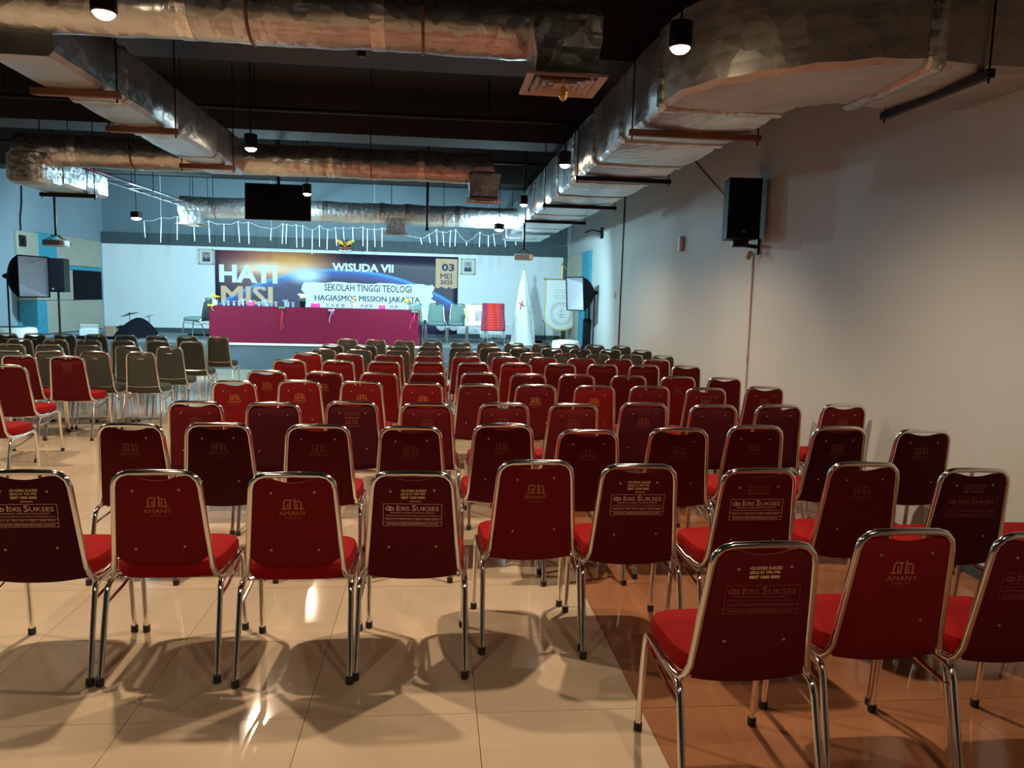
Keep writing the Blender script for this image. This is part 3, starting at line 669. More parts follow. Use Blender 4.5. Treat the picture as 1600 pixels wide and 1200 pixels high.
ROWS = {
    'A': [(1.025, 2.175), (1.571, 2.296), (2.018, 2.254)],
    'R1': [(-1.626, 3.112), (-1.122, 3.118), (-0.574, 3.08), (-0.09, 3.108), (0.458, 3.329), (0.918, 3.258), (1.445, 3.176), (2.022, 3.317), (2.5, 3.204), (3.061, 3.238)],
    'R2': [(-1.644, 4.218), (-1.195, 4.256), (-0.648, 4.23), (-0.135, 4.203), (0.395, 4.313), (0.86, 4.128), (1.415, 4.217), (1.927, 4.328), (2.451, 4.314), (2.951, 4.245)],
    'R3': [(-1.571, 5.095), (-1.067, 5.077), (-0.565, 5.167), (-0.059, 5.127), (0.476, 5.182), (0.967, 5.178), (1.499, 5.273), (1.994, 5.208), (2.499, 5.241), (3.044, 5.319)],
    'R4': [(-1.624, 6.267), (-1.125, 6.37), (-0.619, 6.38), (-0.112, 6.318), (0.358, 6.278), (0.848, 6.309), (1.352, 6.293), (1.841, 6.323), (2.311, 6.235), (2.916, 6.414)],
    'R5': [(-1.554, 7.129), (-1.033, 7.096), (-0.53, 7.107), (-0.08, 7.185), (0.416, 7.246), (0.887, 7.179), (1.368, 7.213), (1.873, 7.173), (2.362, 7.157), (2.828, 7.139)],
    'R6': [(-1.577, 8.323), (-1.063, 8.336), (-0.568, 8.349), (-0.08, 8.361), (0.415, 8.373), (0.896, 8.384), (1.4, 8.409), (1.888, 8.42), (2.369, 8.405), (2.87, 8.416)],
    'R7': [(-1.554, 9.322), (-1.056, 9.301), (-0.571, 9.281), (-0.09, 9.275), (0.371, 9.254), (0.859, 9.248), (1.322, 9.256), (1.801, 9.235), (2.274, 9.243), (2.756, 9.236)],
    'G8': [(-1.466, 10.017), (-1.005, 10.012), (-0.508, 10.008), (-0.081, 10.001), (0.408, 9.997), (0.84, 9.973), (1.269, 9.984), (1.726, 9.978), (2.169, 9.971), (2.625, 9.965), (3.052, 9.941)],
    'G9': [(-1.469, 10.895), (-1.005, 10.901), (-0.545, 10.907), (-0.099, 10.912), (0.352, 10.917), (0.789, 10.942), (1.227, 10.925), (1.683, 10.951), (2.112, 10.954), (2.564, 10.959), (3.041, 10.964)],
    'G10': [(-1.422, 12.34), (-0.972, 12.301), (-0.51, 12.234), (-0.061, 12.22), (0.39, 12.154), (0.82, 12.115), (1.25, 12.075), (1.691, 12.036), (2.133, 11.996), (2.543, 11.957), (2.965, 11.917)],
    'L1': [(-6.393, 11.979), (-6.025, 12.041), (-5.626, 12.089), (-5.187, 12.122), (-4.76, 12.153), (-4.318, 12.185), (-3.87, 12.218), (-3.416, 12.25)],
    'L2': [(-5.65, 10.891), (-5.203, 10.922), (-4.766, 10.915), (-4.316, 10.927), (-3.874, 10.977), (-3.41, 10.951)],
    'L3': [(-5.255, 9.934), (-4.813, 9.94), (-4.337, 9.909), (-3.85, 9.896), (-3.345, 9.866)],
    'L4': [(-4.779, 8.953), (-4.329, 8.961), (-3.864, 8.981), (-3.376, 9.015)],
    'L5': [(-4.35, 8.357), (-3.848, 8.302)],
    'L6': [(-3.89, 7.264)],
    'L7': [(-3.572, 6.183)],
}
def pw(p):
    if not p: return 'plain back'
    if ('B' in p or 'b' in p) and ('S' in p or 's' in p or 'T' in p): return 'boxed advert and sticker'
    if ('a' in p or 'A' in p) and ('s' in p or 'S' in p): return 'logo and sticker'
    if 'A' in p: return 'gold logo'
    if 'a' in p: return 'faint gold logo'
    if 's' in p: return 'small sticker'
    return 'boxed advert'
RED = {   # row: (phrase, [(colour, prints, short)])
 'A': ('short row at lower right', [('b', 'Tb'), ('a', 'A'), ('b', 'b')]),
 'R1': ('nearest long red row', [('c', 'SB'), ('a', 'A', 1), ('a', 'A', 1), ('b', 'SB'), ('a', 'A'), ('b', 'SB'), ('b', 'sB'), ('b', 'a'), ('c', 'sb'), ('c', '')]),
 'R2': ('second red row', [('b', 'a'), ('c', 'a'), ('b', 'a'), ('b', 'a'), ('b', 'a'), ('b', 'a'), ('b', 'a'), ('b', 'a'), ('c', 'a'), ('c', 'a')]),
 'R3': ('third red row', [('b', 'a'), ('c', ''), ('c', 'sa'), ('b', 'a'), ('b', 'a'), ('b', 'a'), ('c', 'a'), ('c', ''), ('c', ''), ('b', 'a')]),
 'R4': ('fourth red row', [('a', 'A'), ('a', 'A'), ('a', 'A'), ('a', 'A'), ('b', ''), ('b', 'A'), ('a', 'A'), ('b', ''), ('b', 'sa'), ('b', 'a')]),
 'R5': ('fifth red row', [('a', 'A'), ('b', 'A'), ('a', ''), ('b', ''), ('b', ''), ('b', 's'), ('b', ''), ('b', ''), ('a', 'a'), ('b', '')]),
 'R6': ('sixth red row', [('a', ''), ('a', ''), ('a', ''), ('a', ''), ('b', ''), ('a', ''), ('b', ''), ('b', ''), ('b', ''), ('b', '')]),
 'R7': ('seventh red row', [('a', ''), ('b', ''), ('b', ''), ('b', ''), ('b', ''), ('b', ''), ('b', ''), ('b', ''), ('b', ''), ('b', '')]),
}
for rk, (phr, spec) in RED.items():
    for i, ((x, y), sp) in enumerate(zip(ROWS[rk], spec)):
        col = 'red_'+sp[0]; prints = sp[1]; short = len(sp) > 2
        lb = '%s chair, %s, %s from left in %s' % (CW[col], pw(prints), ORD[i], phr)
        det = 2 if rk in ('A', 'R1', 'R2', 'R3', 'R4') else 1 if rk == 'R5' else 0
        if rk == 'R1' and i == 9: lb = 'red chair cut by the right edge of the picture in the nearest long red row'
        chair(x, y, col, prints, lb, 'red chairs in the ' + phr, detail=det, short=short, rz=radians(random.uniform(-2.0, 2.0)))
GREY = {'G8': 'nearest grey row behind the red chairs', 'G9': 'middle grey row behind the red chairs', 'G10': 'farthest grey row below the stage table'}
for rk, phr in GREY.items():
    for i, (x, y) in enumerate(ROWS[rk]):
        chair(x, y, 'grey_fab', '', 'olive grey chair, %s from left in the %s' % (ORD[i], phr), 'olive grey chairs in the ' + phr, detail=0, rz=radians(random.uniform(-1, 1)), sx=.92)
LEFT = {'L1': 'left block row nearest the stage', 'L2': 'left block second row from stage', 'L3': 'left block third row from stage', 'L4': 'left block row nearest the red chairs'}
for rk, phr in LEFT.items():
    n = len(ROWS[rk])
    for i, (x, y) in enumerate(ROWS[rk]):
        chair(x, y, 'grey_fab', '', 'olive grey chair, %s from right in %s' % (ORD[n-1-i], phr), 'olive grey chairs in the ' + phr, detail=0 if rk != 'L4' else 1, rz=radians(random.uniform(-1, 1)), sx=.92)
for rk, specs in (('L5', [('b', '', 'red chair half hidden behind the nearest red chair at the left edge'), ('b', 'sa', 'red chair with sticker and logo standing beside the left grey chairs')]),
                  ('L6', [('b', '', 'red chair cut by the left edge with its seat showing at right')]), ('L7', [('b', '', 'red chair mostly out of frame, only its seat showing at the left edge')])):
    for (x, y), (c_, p_, lb) in zip(ROWS[rk], specs):
        chair(x, y, 'red_'+c_, p_, lb, 'red chairs at the left edge', detail=1)
# ================================================================ things on the walls and ceiling
YW = YB-.06      # face of the white panel
# loudspeaker on the right wall
t = thing('wall_loudspeaker', 'black loudspeaker on a bracket high on the right wall', 'loudspeaker', (3.07, 7.62, 2.27), radians(-6))
b = MB(); b.prism([(-.165, -.17), (.165, -.17), (.135, .13), (-.135, .13)], 'z', 0, .60); b.build('cabinet', 'black', t, smooth=False)
b = MB(); b.box((0, -.178, .30), (.31, .016, .575), bev=.006); b.build('grille', 'black_cloth', t)
b = MB(); strokes(b, [(-.02, 0, .02, 0), (-.012, .010, .012, .010), (-.018, -.008, .018, -.008)], .004, 0); b.build('badge', 'ink_grey', t, False, loc=(0, -.1875, .07))
b = MB(); b.box((.02, 0, -.035), (.16, .10, .07), bev=.01); b.tube([(.05, 0, -.05), (.20, .04, -.06)], .02, 8); b.box((.215, .05, -.06), (.02, .10, .16), bev=.003); b.build('wall_bracket', 'black_metal', t)
b = MB(); b.box((0, 0, 0), (.05, .04, .09), Euler((0, .5, 0)).to_matrix(), bev=.004)
tag(b.build('sensor_box', 'pipe_paint', loc=(3.20, 7.62, 2.12)), 'small tan box tilted under the bracket of the wall loudspeaker', 'box')
b = MB(); b.tube([(XR-.012, 7.72, .02), (XR-.012, 7.72, 1.2), (XR-.012, 7.73, 2.14)], .011, 8); b.box((XR-.012, 7.72, 1.05), (.03, .03, .05))
tag(b.build('cable_conduit', 'pipe_paint'), 'thin painted conduit dropping down the right wall below the loudspeaker', 'pipe')
b = MB(); b.tube([(XR-.01, 9.8, 3.46), (XR-.008, 9.2, 3.14), (XR-.02, 8.6, 2.85), (3.22, 7.75, 2.75)], .006, 5)
tag(b.build('speaker_cable', 'black'), 'black cable sloping down the right wall to the loudspeaker', 'cable')
b = MB(); b.box((XR-.03, 10.1, 2.40), (.06, .12, .20), bev=.012); tag(b.build('junction_box', 'white_plastic'), 'small white box fixed high on the right wall beyond the loudspeaker', 'box')
b = MB(); b.tube([(XR-.012, 13.43, .02), (XR-.012, 13.44, 1.6), (XR-.012, 13.40, 3.5)], .012, 6)
tag(b.build('wall_cable', 'black'), 'straight black cable running down the right wall near the stage', 'cable')
b = MB(); b.box((XR-.02, 13.9, 1.72), (.04, .10, .10), bev=.006); tag(b.build('wall_switch', 'white_plastic'), 'small white switch on the right wall beside the black cable', 'switch')
b = MB(); b.box((XR-.02, 15.2, 2.95), (.04, .10, .22), bev=.004); b.tube([(XR-.03, 15.2, 2.97), (XR-.25, 15.1, 3.0), (XR-.4, 15.0, 2.93)], .015, 6)
tag(b.build('wall_bracket', 'black_metal'), 'empty black bracket arm on the right wall under the large duct', 'bracket')
b = MB(); b.box((XL+.03, 15.7, 2.46), (.06, .26, .22), bev=.01); b.box((XL+.07, 15.74, 2.45), (.03, .10, .10), bev=.01)
tag(b.build('control_box', 'black'), 'small black box on the left wall beside the beige panels', 'box')
b = MB(); b.tube([(XL+.02, 15.82, 3.6), (XL+.03, 15.78, 3.2), (XL+.02, 15.72, 2.9), (XL+.02, 15.72, 2.55), (XL+.02, 15.74, .6)], .014, 6)
tag(b.build('wall_cable', 'black'), 'dark cable hanging down the left wall through the black box', 'cable')
# television
t = thing('television', 'large black television hanging from the ceiling, its screen facing the hall', 'television', (-2.43, 12.05, 2.72))
MB().box((0, 0, .25), (.98, .05, .54), Euler((radians(-2), 0, 0)).to_matrix(), bev=.008).build('tv_body', 'black', t)
MB().box((0, -.028, .25), (.95, .004, .50), Euler((radians(-2), 0, 0)).to_matrix()).build('screen', 'screen_black', t, False)
MB().tube([(0, .05, .3), (0, .05, ZC-2.724)], .022, 8).box((0, .035, .28), (.2, .03, .2)).build('ceiling_mount', 'black_metal', t)
# projectors
def projector(px, label, tx):
    t = thing('ceiling_projector', label, 'projector', px, radians(tx), 'ceiling projectors')
    b = MB(); b.box((0, 0, .06), (.32, .26, .10), bev=.02); b.build('projector_body', 'white_plastic', t)
    MB().box((-.03, -.1415, .06), (.24, .006, .07), bev=.002).build('vent_grille', 'ink_grey', t)
    MB().lathe([(.035, 0), (.04, .03), (.028, .035)], (.12, .14, .06), 12, axis=(0, 1, 0)).build('lens', 'black', t)
    b = MB(); 
    for sx, sy in ((-.12, -.08), (.12, -.08), (-.12, .08), (.12, .08)): b.tube([(sx, sy, .115), (sx*.3, sy*.3, .17)], .006, 5)
    b.box((0, 0, .175), (.12, .10, .012)); b.tube([(0, 0, .17), (0, 0, ZC-px[2]-.004)], .02, 8)
    b.box((0, 0, .98), (.12, .08, .12), bev=.01) if tx > 0 else None
    b.build('drop_pole', 'black_metal', t); return t
p = at(88, 381, 12.7); projector((p.x, p.y, p.z-.05), 'white projector on a black drop pole at the far left', 6)
p = at(818, 403, 12.9); projector((p.x, p.y, p.z-.05), 'white projector on a black drop pole in front of the white flag', -4)
# ceiling services: black conduits
for i, (x, y, z1, lb) in enumerate(((-.55, 5.6, 3.3, 'black hanging rod in front of the first ceiling beam'), (-.18, 12.9, 2.72, 'tall thin black rod hanging above the banner lettering'), (-2.98, 6.6, 3.25, 'thin black rod beside the left rectangular duct'))):
    b = MB(); b.tube([(x, y, z1), (x, y, ZC-.004)], .022 if i != 2 else .014, 8); b.lathe([(.028, z1-.03), (.035, z1), (.02, z1+.02)], (x, y, 0), 10)
    tag(b.build('hanging_rod', 'black_metal'), lb, 'rod')
for y, z in ((5.45, 3.9), (9.6, 3.8), (12.9, 3.85)):
    b = MB(); b.tube([(-6 if y < 6 else -7.9, y, z), (-2, y+.02, z-.01), (3.2, y, z)], .028, 8)
    for x in (-5, -2.2, .6): b.tube([(x, y, z+.02), (x, y, ZC-.01)], .008, 5)
    tag(b.build('sprinkler_pipe', 'black_metal'), {5.45: 'dark pipe crossing the ceiling above the first beam', 9.6: 'dark pipe crossing the ceiling between the first and second beams', 12.9: 'dark pipe crossing the ceiling beyond the television'}[y], 'pipe')
# icicle lights
t = thing('icicle_light_string', 'string of pale hanging light tubes across the front of the stage', 'string lights', (-2.3, 17.3, 2.9))
tubes = [(225, 345, 371), (252, 340, 379), (277, 338, 375), (303, 355, 377), (326, 345, 379), (350, 350, 377), (372, 346, 379), (388, 347, 381), (424, 357, 376), (442, 349, 381), (448, 350, 381), (463, 351, 387), (473, 352, 386), (488, 359, 397),
         (499, 352, 386), (512, 358, 390), (524, 355, 384), (536, 355, 376), (551, 355, 378), (567, 354, 385), (574, 357, 393), (585, 357, 386), (597, 356, 386), (657, 372, 382), (670, 366, 380), (682, 358, 384), (692, 362, 384), (704, 360, 386), (712, 358, 385), (729, 378, 384), (750, 362, 386), (763, 368, 386), (771, 365, 385), (788, 362, 386), (804, 368, 383)]
prev = None; sag = MB()
for i, (px, y0, y1) in enumerate(tubes):
    a = at(px, y0, 17.3); c_ = at(px+random.uniform(-1.5, 2.5), y1, 17.3)
    b = MB(); b.tube([a, a.lerp(c_, .5), c_], [.005, .009, .006], 6); part(b, 'light_tube', 'led_tube', t)
    if prev is not None: sag.tube([prev, prev.lerp(a, .5)-Vector((0, 0, .035)), a], .004, 4)
    prev = a
for px in (252, 424, 585, 763):
    a = at(px, 355, 17.3); sag.tube([a, (a.x, a.y, ZC-.004)], .003, 4)
part(sag, 'string_cable', 'white_plastic', t)

# ================================================================ the back of the stage
# banner
bl, tr_ = at(338, 520, YW-.012), at(716, 403, YW-.012)
bx0, bx1, bz0, bz1 = bl.x, tr_.x, .66, 2.585; yb = YW-.012
t = thing('stage_banner', 'wide printed graduation banner with earth and sunrise behind the stage table', 'banner', (bx0, yb, bz0))
def L(px, py, yy=yb): p = at(px, py, yy); return (p.x-bx0, p.z-bz0)
def circle3(p, q, r):
    (ax, ay), (bx_, by), (cx, cy) = p, q, r; d = 2*(ax*(by-cy)+bx_*(cy-ay)+cx*(ay-by))
    ux = ((ax*ax+ay*ay)*(by-cy)+(bx_*bx_+by*by)*(cy-ay)+(cx*cx+cy*cy)*(ay-by))/d; uy = ((ax*ax+ay*ay)*(cx-bx_)+(bx_*bx_+by*by)*(ax-cx)+(cx*cx+cy*cy)*(bx_-ax))/d
    return ux, uy, sqrt((ax-ux)**2+(ay-uy)**2)
CX, CZ_, CR = circle3(L(385, 452), L(520, 422), L(712, 478))
GX, GZ = L(450, 424)
bm_ = D.materials.new('printed_earth_banner'); bm_.use_nodes = True; nt = bm_.node_tree; N = nt.nodes.new; LK = nt.links.new; P_ = nt.nodes['Principled BSDF']; P_.inputs['Roughness'].default_value = .45
tc = N('ShaderNodeTexCoord'); sp = N('ShaderNodeSeparateXYZ'); LK(tc.outputs['Object'], sp.inputs[0])
def mth(op, a, b_=None, clamp=False):
    n = N('ShaderNodeMath'); n.operation = op; n.use_clamp = clamp
    for i, q in enumerate((a, b_)):
        if q is None: continue
        if isinstance(q, (int, float)): n.inputs[i].default_value = q
        else: LK(q, n.inputs[i])
    return n.outputs[0]
X_, Z_ = sp.outputs['X'], sp.outputs['Z']
def dist(cx, cz, sx=1, sz=1):
    return mth('SQRT', mth('ADD', mth('POWER', mth('MULTIPLY', mth('SUBTRACT', X_, cx), sx), 2), mth('POWER', mth('MULTIPLY', mth('SUBTRACT', Z_, cz), sz), 2)))
def fall(d, r): return mth('POWER', mth('SUBTRACT', 1, mth('DIVIDE', d, r), True), 2)
def mixc(fac, a, b_):
    n = N('ShaderNodeMix'); n.data_type = 'RGBA'; n.blend_type = 'MIX'
    LK(fac, n.inputs['Factor'])
    for i, q in ((6, a), (7, b_)):
        if isinstance(q, tuple): n.inputs[i].default_value = (*q, 1)
        else: LK(q, n.inputs[i])
    return n.outputs[2]
nz = N('ShaderNodeTexNoise'); nz.inputs['Scale'].default_value = 2.2; nz.inputs['Detail'].default_value = 6; LK(tc.outputs['Object'], nz.inputs['Vector'])
base = mixc(nz.outputs['Fac'], (0.010, 0.010, 0.030), (0.055, 0.035, 0.07))
inside = mth('SUBTRACT', dist(CX, CZ_), CR)                       # <0 inside the earth
c1 = mixc(mth('MULTIPLY', fall(dist(GX-.45, GZ+.30, .5, 1.0), 1.1), 1.3, True), base, (0.48, 0.15, 0.14))
c2 = mixc(mth('MULTIPLY', fall(dist(GX-.0, GZ+.16, .5, 1.2), .75), 1.8, True), c1, (0.85, 0.36, 0.10))
c2b = mixc(mth('MULTIPLY', fall(dist(GX-.55, GZ+.06, .42, 2.2), .5), 2.0, True), c2, (1.0, 0.62, 0.36))
band_out = mth('SUBTRACT', 1, mth('DIVIDE', mth('ABSOLUTE', inside), .05), True)
band_in = mth('MULTIPLY', mth('LESS_THAN', inside, 0.0), mth('SUBTRACT', 1, mth('DIVIDE', mth('ABSOLUTE', inside), .24), True))
earth = mixc(mth('LESS_THAN', inside, 0.0), c2b, mixc(nz.outputs['Fac'], (0.02, 0.015, 0.05), (0.07, 0.045, 0.12)))
c3 = mixc(mth('MULTIPLY', band_in, .9), earth, (0.05, 0.14, 0.50))
c4 = mixc(band_out, c3, (0.05, 0.36, 0.90))
c5 = mixc(mth('MULTIPLY', fall(dist(GX+.45, GZ-.08, .8, 1.7), .55), 2.0, True), c4, (0.55, 0.68, 0.80))
LK(c5, P_.inputs['Base Color']); M['banner'] = bm_
o = MB().grid(lambda u, v: (u*(bx1-bx0), -.004-.006*sin(u*19)*(v), v*(bz1-bz0)), 40, 6).build('banner_sheet', 'banner', t)
sol = o.modifiers.new('s', 'SOLIDIFY'); sol.thickness = .002
def ltext(name, s_, px0, px1, pyb, pyt, mn, bold=.03, par=t, k=1, pmid=None):
    a = L(px0, pyb); c_ = L(px1, pyb); h_ = L((px0+px1)/2, pyt)[1]-L((px0+px1)/2, pyb)[1]
    # baseline tilt in the picture is only the camera's roll, so take the baseline at the middle
    zz = L((px0+px1)/2, pyb)[1]
    b = MB(); wd_ = abs(c_[0]-a[0])
    if 'M' in s_:      # heavy strokes without offsetting the outline
        e = h_*(.05 if bold > .015 else .022)
        for q in (-1, 0, 1): stamp(b, s_, (a[0]+c_[0])/2+q*e, zz, wd_-2*e, h_, -.022*k-.0002*q, 0)
    else: stamp(b, s_, (a[0]+c_[0])/2, zz, wd_, h_, -.022*k, bold)
    return b.build(name, mn, par, False)
ltext('banner_lettering', 'HATI', 343, 434, 442, 414, 'white', .045)
ltext('banner_lettering', 'MISI', 346, 427, 476, 447, 'peach', .022)
ltext('banner_lettering', 'WISUDA VII', 519, 615, 425, 412, 'white', .04)
# torn paper patch
pts = []
x0, zt = L(476, 440); x1, _ = L(676, 447); _, zb = L(560, 492); zt2 = L(676, 447)[1]; zb2 = L(620, 496)[1]
rr = random.Random(4); top = []; n = 26
for i in range(n+1): top.append((x0+(x1-x0)*i/n, zt+.0+rr.uniform(-.02, .02)))
right = [(x1+rr.uniform(-.05, .10), zt+(zb-zt)*u) for u in (.08, .16, .26, .34, .44, .52, .62, .72, .82)]
bot = [(x1-(x1-x0)*i/n, zb-.10+rr.uniform(-.02, .02)) for i in range(n+1)]
left = [(x0-rr.uniform(-.04, .12), zb+(zt-zb)*u) for u in (.05, .2, .35, .5, .62, .75, .88)]
b = MB(); b.prism(top+right+bot+left, 'y', -.016, -.018); b.build('torn_paper_print', 'white', t, False)
ltext('banner_lettering', 'SEKOLAH TINGGI TEOLOGI', 507, 643, 456, 445, 'ink', .012)
ltext('banner_lettering', 'HAGIASMOS MISSION JAKARTA', 492, 656, 474, 462.5, 'ink', .012)
ax, az = L(681, 404); cx_, cz_ = L(714, 450); rr = random.Random(9)
pts = [(ax, az+.0), (cx_, az+.0)]+[(cx_+(ax-cx_)*i/8, cz_+rr.uniform(-.03, .03)) for i in range(9)]
MB().prism(pts, 'y', -.016, -.018).build('date_tag_print', 'tan', t, False)
ltext('banner_lettering', '03', 690, 710, 424, 412, 'ink', .04); ltext('banner_lettering', 'MEI', 688, 706, 436, 427.5, 'ink', .012); ltext('banner_lettering', '2025', 688, 707, 444.5, 438, 'ink', .03)
for px, py in ((690, 508), (709, 508)):
    p = L(px, py); b = MB(); b.lathe([(.14, 0), (.14, .003)], (p[0], -.016, p[1]), 20, axis=(0, -1, 0)); b.build('round_seal_print', 'white', t, False)
    b = MB()
    for k in range(14):
        a, a2 = 2*pi*k/14, 2*pi*(k+1)/14; b.add([(p[0]+r_*cos(q), -.0205, p[1]+r_*sin(q)) for r_, q in ((.12, a), (.12, a2), (.105, a2), (.105, a))], [(0, 1, 2, 3)])
    strokes(b, [(-.05, .0, .03, .04), (-.03, -.04, .05, -.03), (-.05, 0, -.03, -.04)], .014, -.0205, p[0], p[1]); b.build('seal_mark', 'ink_grey', t, False)
# portraits
def portrait(x0, x1, z0, z1, label, bg):
    t = thing('framed_portrait', label, 'picture', ((x0+x1)/2, YW-.02, z0)); W_, H_ = x1-x0, z1-z0
    b = MB(); fwid = .035
    for c_, d in (((0, 0, fwid/2), (W_, .03, fwid)), ((0, 0, H_-fwid/2), (W_, .03, fwid)), ((-W_/2+fwid/2, 0, H_/2), (fwid, .03, H_)), ((W_/2-fwid/2, 0, H_/2), (fwid, .03, H_))): b.box(c_, d, bev=.005)
    b.build('picture_frame', 'wood_frame', t, False)
    MB().box((0, .002, H_/2), (W_-.06, .008, H_-.06)).build('mount', 'mat_board', t, False)
    b = MB(); w2, h2 = W_*.27, H_*.31; y = -.0035
    b.add([(-w2, y, H_/2-h2), (w2, y, H_/2-h2), (w2, y, H_/2+h2), (-w2, y, H_/2+h2)], [(0, 1, 2, 3)], 0)
    cz = H_/2
    b.prism([(-w2*.92, cz-h2), (w2*.92, cz-h2), (w2*.85, cz-h2*.35), (w2*.3, cz-h2*.02), (-w2*.3, cz-h2*.02), (-w2*.85, cz-h2*.35)], 'y', y-.001, y-.0014, 1)
    b.prism([(-w2*.16, cz-.0), (w2*.16, cz-.0), (0, cz-h2*.55)], 'y', y-.002, y-.0024, 2)
    b.prism([(w2*.26*cos(a), cz+h2*.28+h2*.30*sin(a)) for a in [2*pi*k/14 for k in range(14)]], 'y', y-.002, y-.0024, 3)
    b.prism([(w2*.30*cos(a), cz+h2*.48+h2*.20*sin(a)) for a in [pi*k/8 for k in range(9)]], 'y', y-.003, y-.0034, 1)
    b.build('portrait_print', [bg, 'suit', 'white', 'skin'], t, False)
portrait(-5.80, -5.44, 2.22, 2.60, 'framed portrait of a person in a dark suit at the left of the banner', 'photo_bg')
portrait(.58, .95, 2.16, 2.56, 'framed grey portrait of a person in a dark suit at the right of the banner', 'photo_bg2')
# eagle emblem
t = thing('eagle_emblem', 'gilded eagle emblem with spread wings above the banner', 'emblem', (-2.28, YW-.06, 2.62))
for sx in (-1, 1):
    b = MB()
    for k in range(7):
        a = radians(38+k*11); ln = .25-.018*k; o0 = (.03+.008*k, .16-.012*k)
        e = (o0[0]+ln*cos(a)*.98, o0[1]+ln*sin(a)*.85); d = Vector((e[0]-o0[0], e[1]-o0[1])).normalized(); nn = Vector((-d.y, d.x))*.018
        P = [(sx*(o0[0]), o0[1]-.02), (sx*(e[0]-nn.x), e[1]-nn.y), (sx*(e[0]+d.x*.015), e[1]+d.y*.015), (sx*(e[0]+nn.x), e[1]+nn.y), (sx*(o0[0]+.01), o0[1]+.02)]
        b.prism(P, 'y', -.012-.003*k, .004-.003*k)
    for k in range(5):
        a = radians(-2+k*9); ln = .15-.014*(4-k); b.prism([(sx*.03, .10), (sx*(.03+ln*cos(a)), .14+ln*sin(a)-.02), (sx*(.03+ln*cos(a)), .14+ln*sin(a)+.012), (sx*.03, .16)], 'y', -.016, -.004)
    b.build('wing', 'gold', t, False)
b = MB(); b.ball((0, -.01, .13), .05, 10, sq=(.8, .6, 1.4)); b.ball((.0, -.02, .235), .026, 8, sq=(1, 1, 1.1)); b.lathe([(.010, 0), (.001, .035)], (.02, -.02, .235), 6, axis=(1, 0, -.3)); b.build('eagle_body', 'gold', t)
MB().prism([(-.035, .15), (.035, .15), (.035, .10), (0, .055), (-.035, .10)], 'y', -.05, -.04).build('shield', 'red', t, False)
b = MB()
for sx in (-1, 0, 1): b.tube([(sx*.01, 0, .07), (sx*.05, -.01, .0)], .012, 6)
b.build('tail_feathers', 'gold', t)
MB().grid(lambda u, v: (-.15+.3*u, -.03-.01*sin(u*pi), .035-.03*sin(u*pi)+.035*v), 12, 1).build('ribbon_scroll', 'white', t)

# ================================================================ on the stage
# long table under a magenta cloth
tx0, tx1, ty0, ty1, tz = -4.63, -.38, 16.06, 16.70, SZ+.755
t = thing('long_table', 'long trestle table hidden under the magenta cloth on the stage', 'table', ((tx0+tx1)/2, (ty0+ty1)/2, SZ))
MB().box((0, 0, .735), (tx1-tx0-.03, ty1-ty0-.03, .03)).build('tabletop', 'cardboard', t, False)
for sx in (-2.0, 0, 2.0):
    for sy in (-.25, .25): MB().tube([(sx, sy, 0), (sx, sy, .72)], .015, 6).build('leg', 'chrome', t)
b = MB(); W_ = tx1-tx0
def drape(u, v):      # v 0..1 front hem->top front edge
    x = tx0+W_*u; f = .006*sin(u*31)*sin(u*7)+.002*sin(u*121+1)
    return (x, ty0-.01-(1-v)*(.015+f), SZ+.008+(tz-SZ-.008)*v)
b.grid(drape, 110, 5)
b.grid(lambda u, v: (tx0+W_*u, ty0-.01+(ty1-ty0+.01)*v, tz+.003*sin(u*60)*(1-v)), 110, 2)
b.grid(lambda u, v: (tx0-.01-.012*(1-v)*abs(sin(u*9)), ty0-.01+(ty1-ty0)*u, SZ+.008+(tz-SZ-.008)*v), 10, 4)
b.grid(lambda u, v: (tx1+.01+.03*(1-v)*(.4+abs(sin(u*9))), ty0-.01+(ty1-ty0)*u, SZ-.0+.008+(tz-SZ-.008)*v), 10, 4)
tag(b.build('tablecloth', 'magenta'), 'magenta cloth covering the long table on the stage', 'tablecloth')
TT = tz+.004
def on_table(px, y=16.3): return at(px, 480, y).x
def bouquet(px, petals, label, vase='white_plastic', n=9, s_=1.0, y=16.25):
    rr = random.Random(int(px)); t = thing('flower_vase', label, 'flowers', (on_table(px, y), y, TT), 0, 'small vases of flowers on the stage table')
    MB().lathe([(.030*s_, 0), (.036*s_, .01), (.045*s_, .085*s_), (.040*s_, .09*s_)], n=12).build('vase', vase, t)
    b = MB()
    for k in range(8):
        a = rr.uniform(0, 2*pi); b.prism([(0, -.004), (.055*s_, -.016), (.085*s_, 0), (.055*s_, .016)], 'z', .085*s_+.01*k*.5, .087*s_+.01*k*.5)
        m2 = Matrix.Rotation(a, 3, 'Z'); 
        for q in range(len(b.v)-8, len(b.v)): b.v[q] = tuple(m2 @ Vector(b.v[q]))
    b.build('leaves', 'leaf', t, False)
    for k in range(n):
        a = rr.uniform(0, 2*pi); r_ = rr.uniform(0, .05)*s_; zc = .12*s_+rr.uniform(0, .055)*s_; b = MB()
        b.lathe([(.004, -.01), (.026*s_, .0), (.031*s_, .014*s_), (.016*s_, .026*s_)], (r_*cos(a), r_*sin(a), zc), 9, jit=lambda i, kk, aa: 1+.12*sin(3*aa))
        b.build('blossom', petals, t)
bouquet(337, 'yellow', 'white pot of yellow flowers at the left end of the stage table', n=7, s_=1.25)
bouquet(473, 'white_petals', 'dark vase of large cream flowers on the stage table', 'black', n=13, s_=1.45)
bouquet(553, 'peach_petals', 'white vase of peach flowers right of the table middle', n=6, s_=1.2)
bouquet(636, 'yellow', 'white vase of yellow flowers at the right end of the stage table', n=6, s_=1.2)
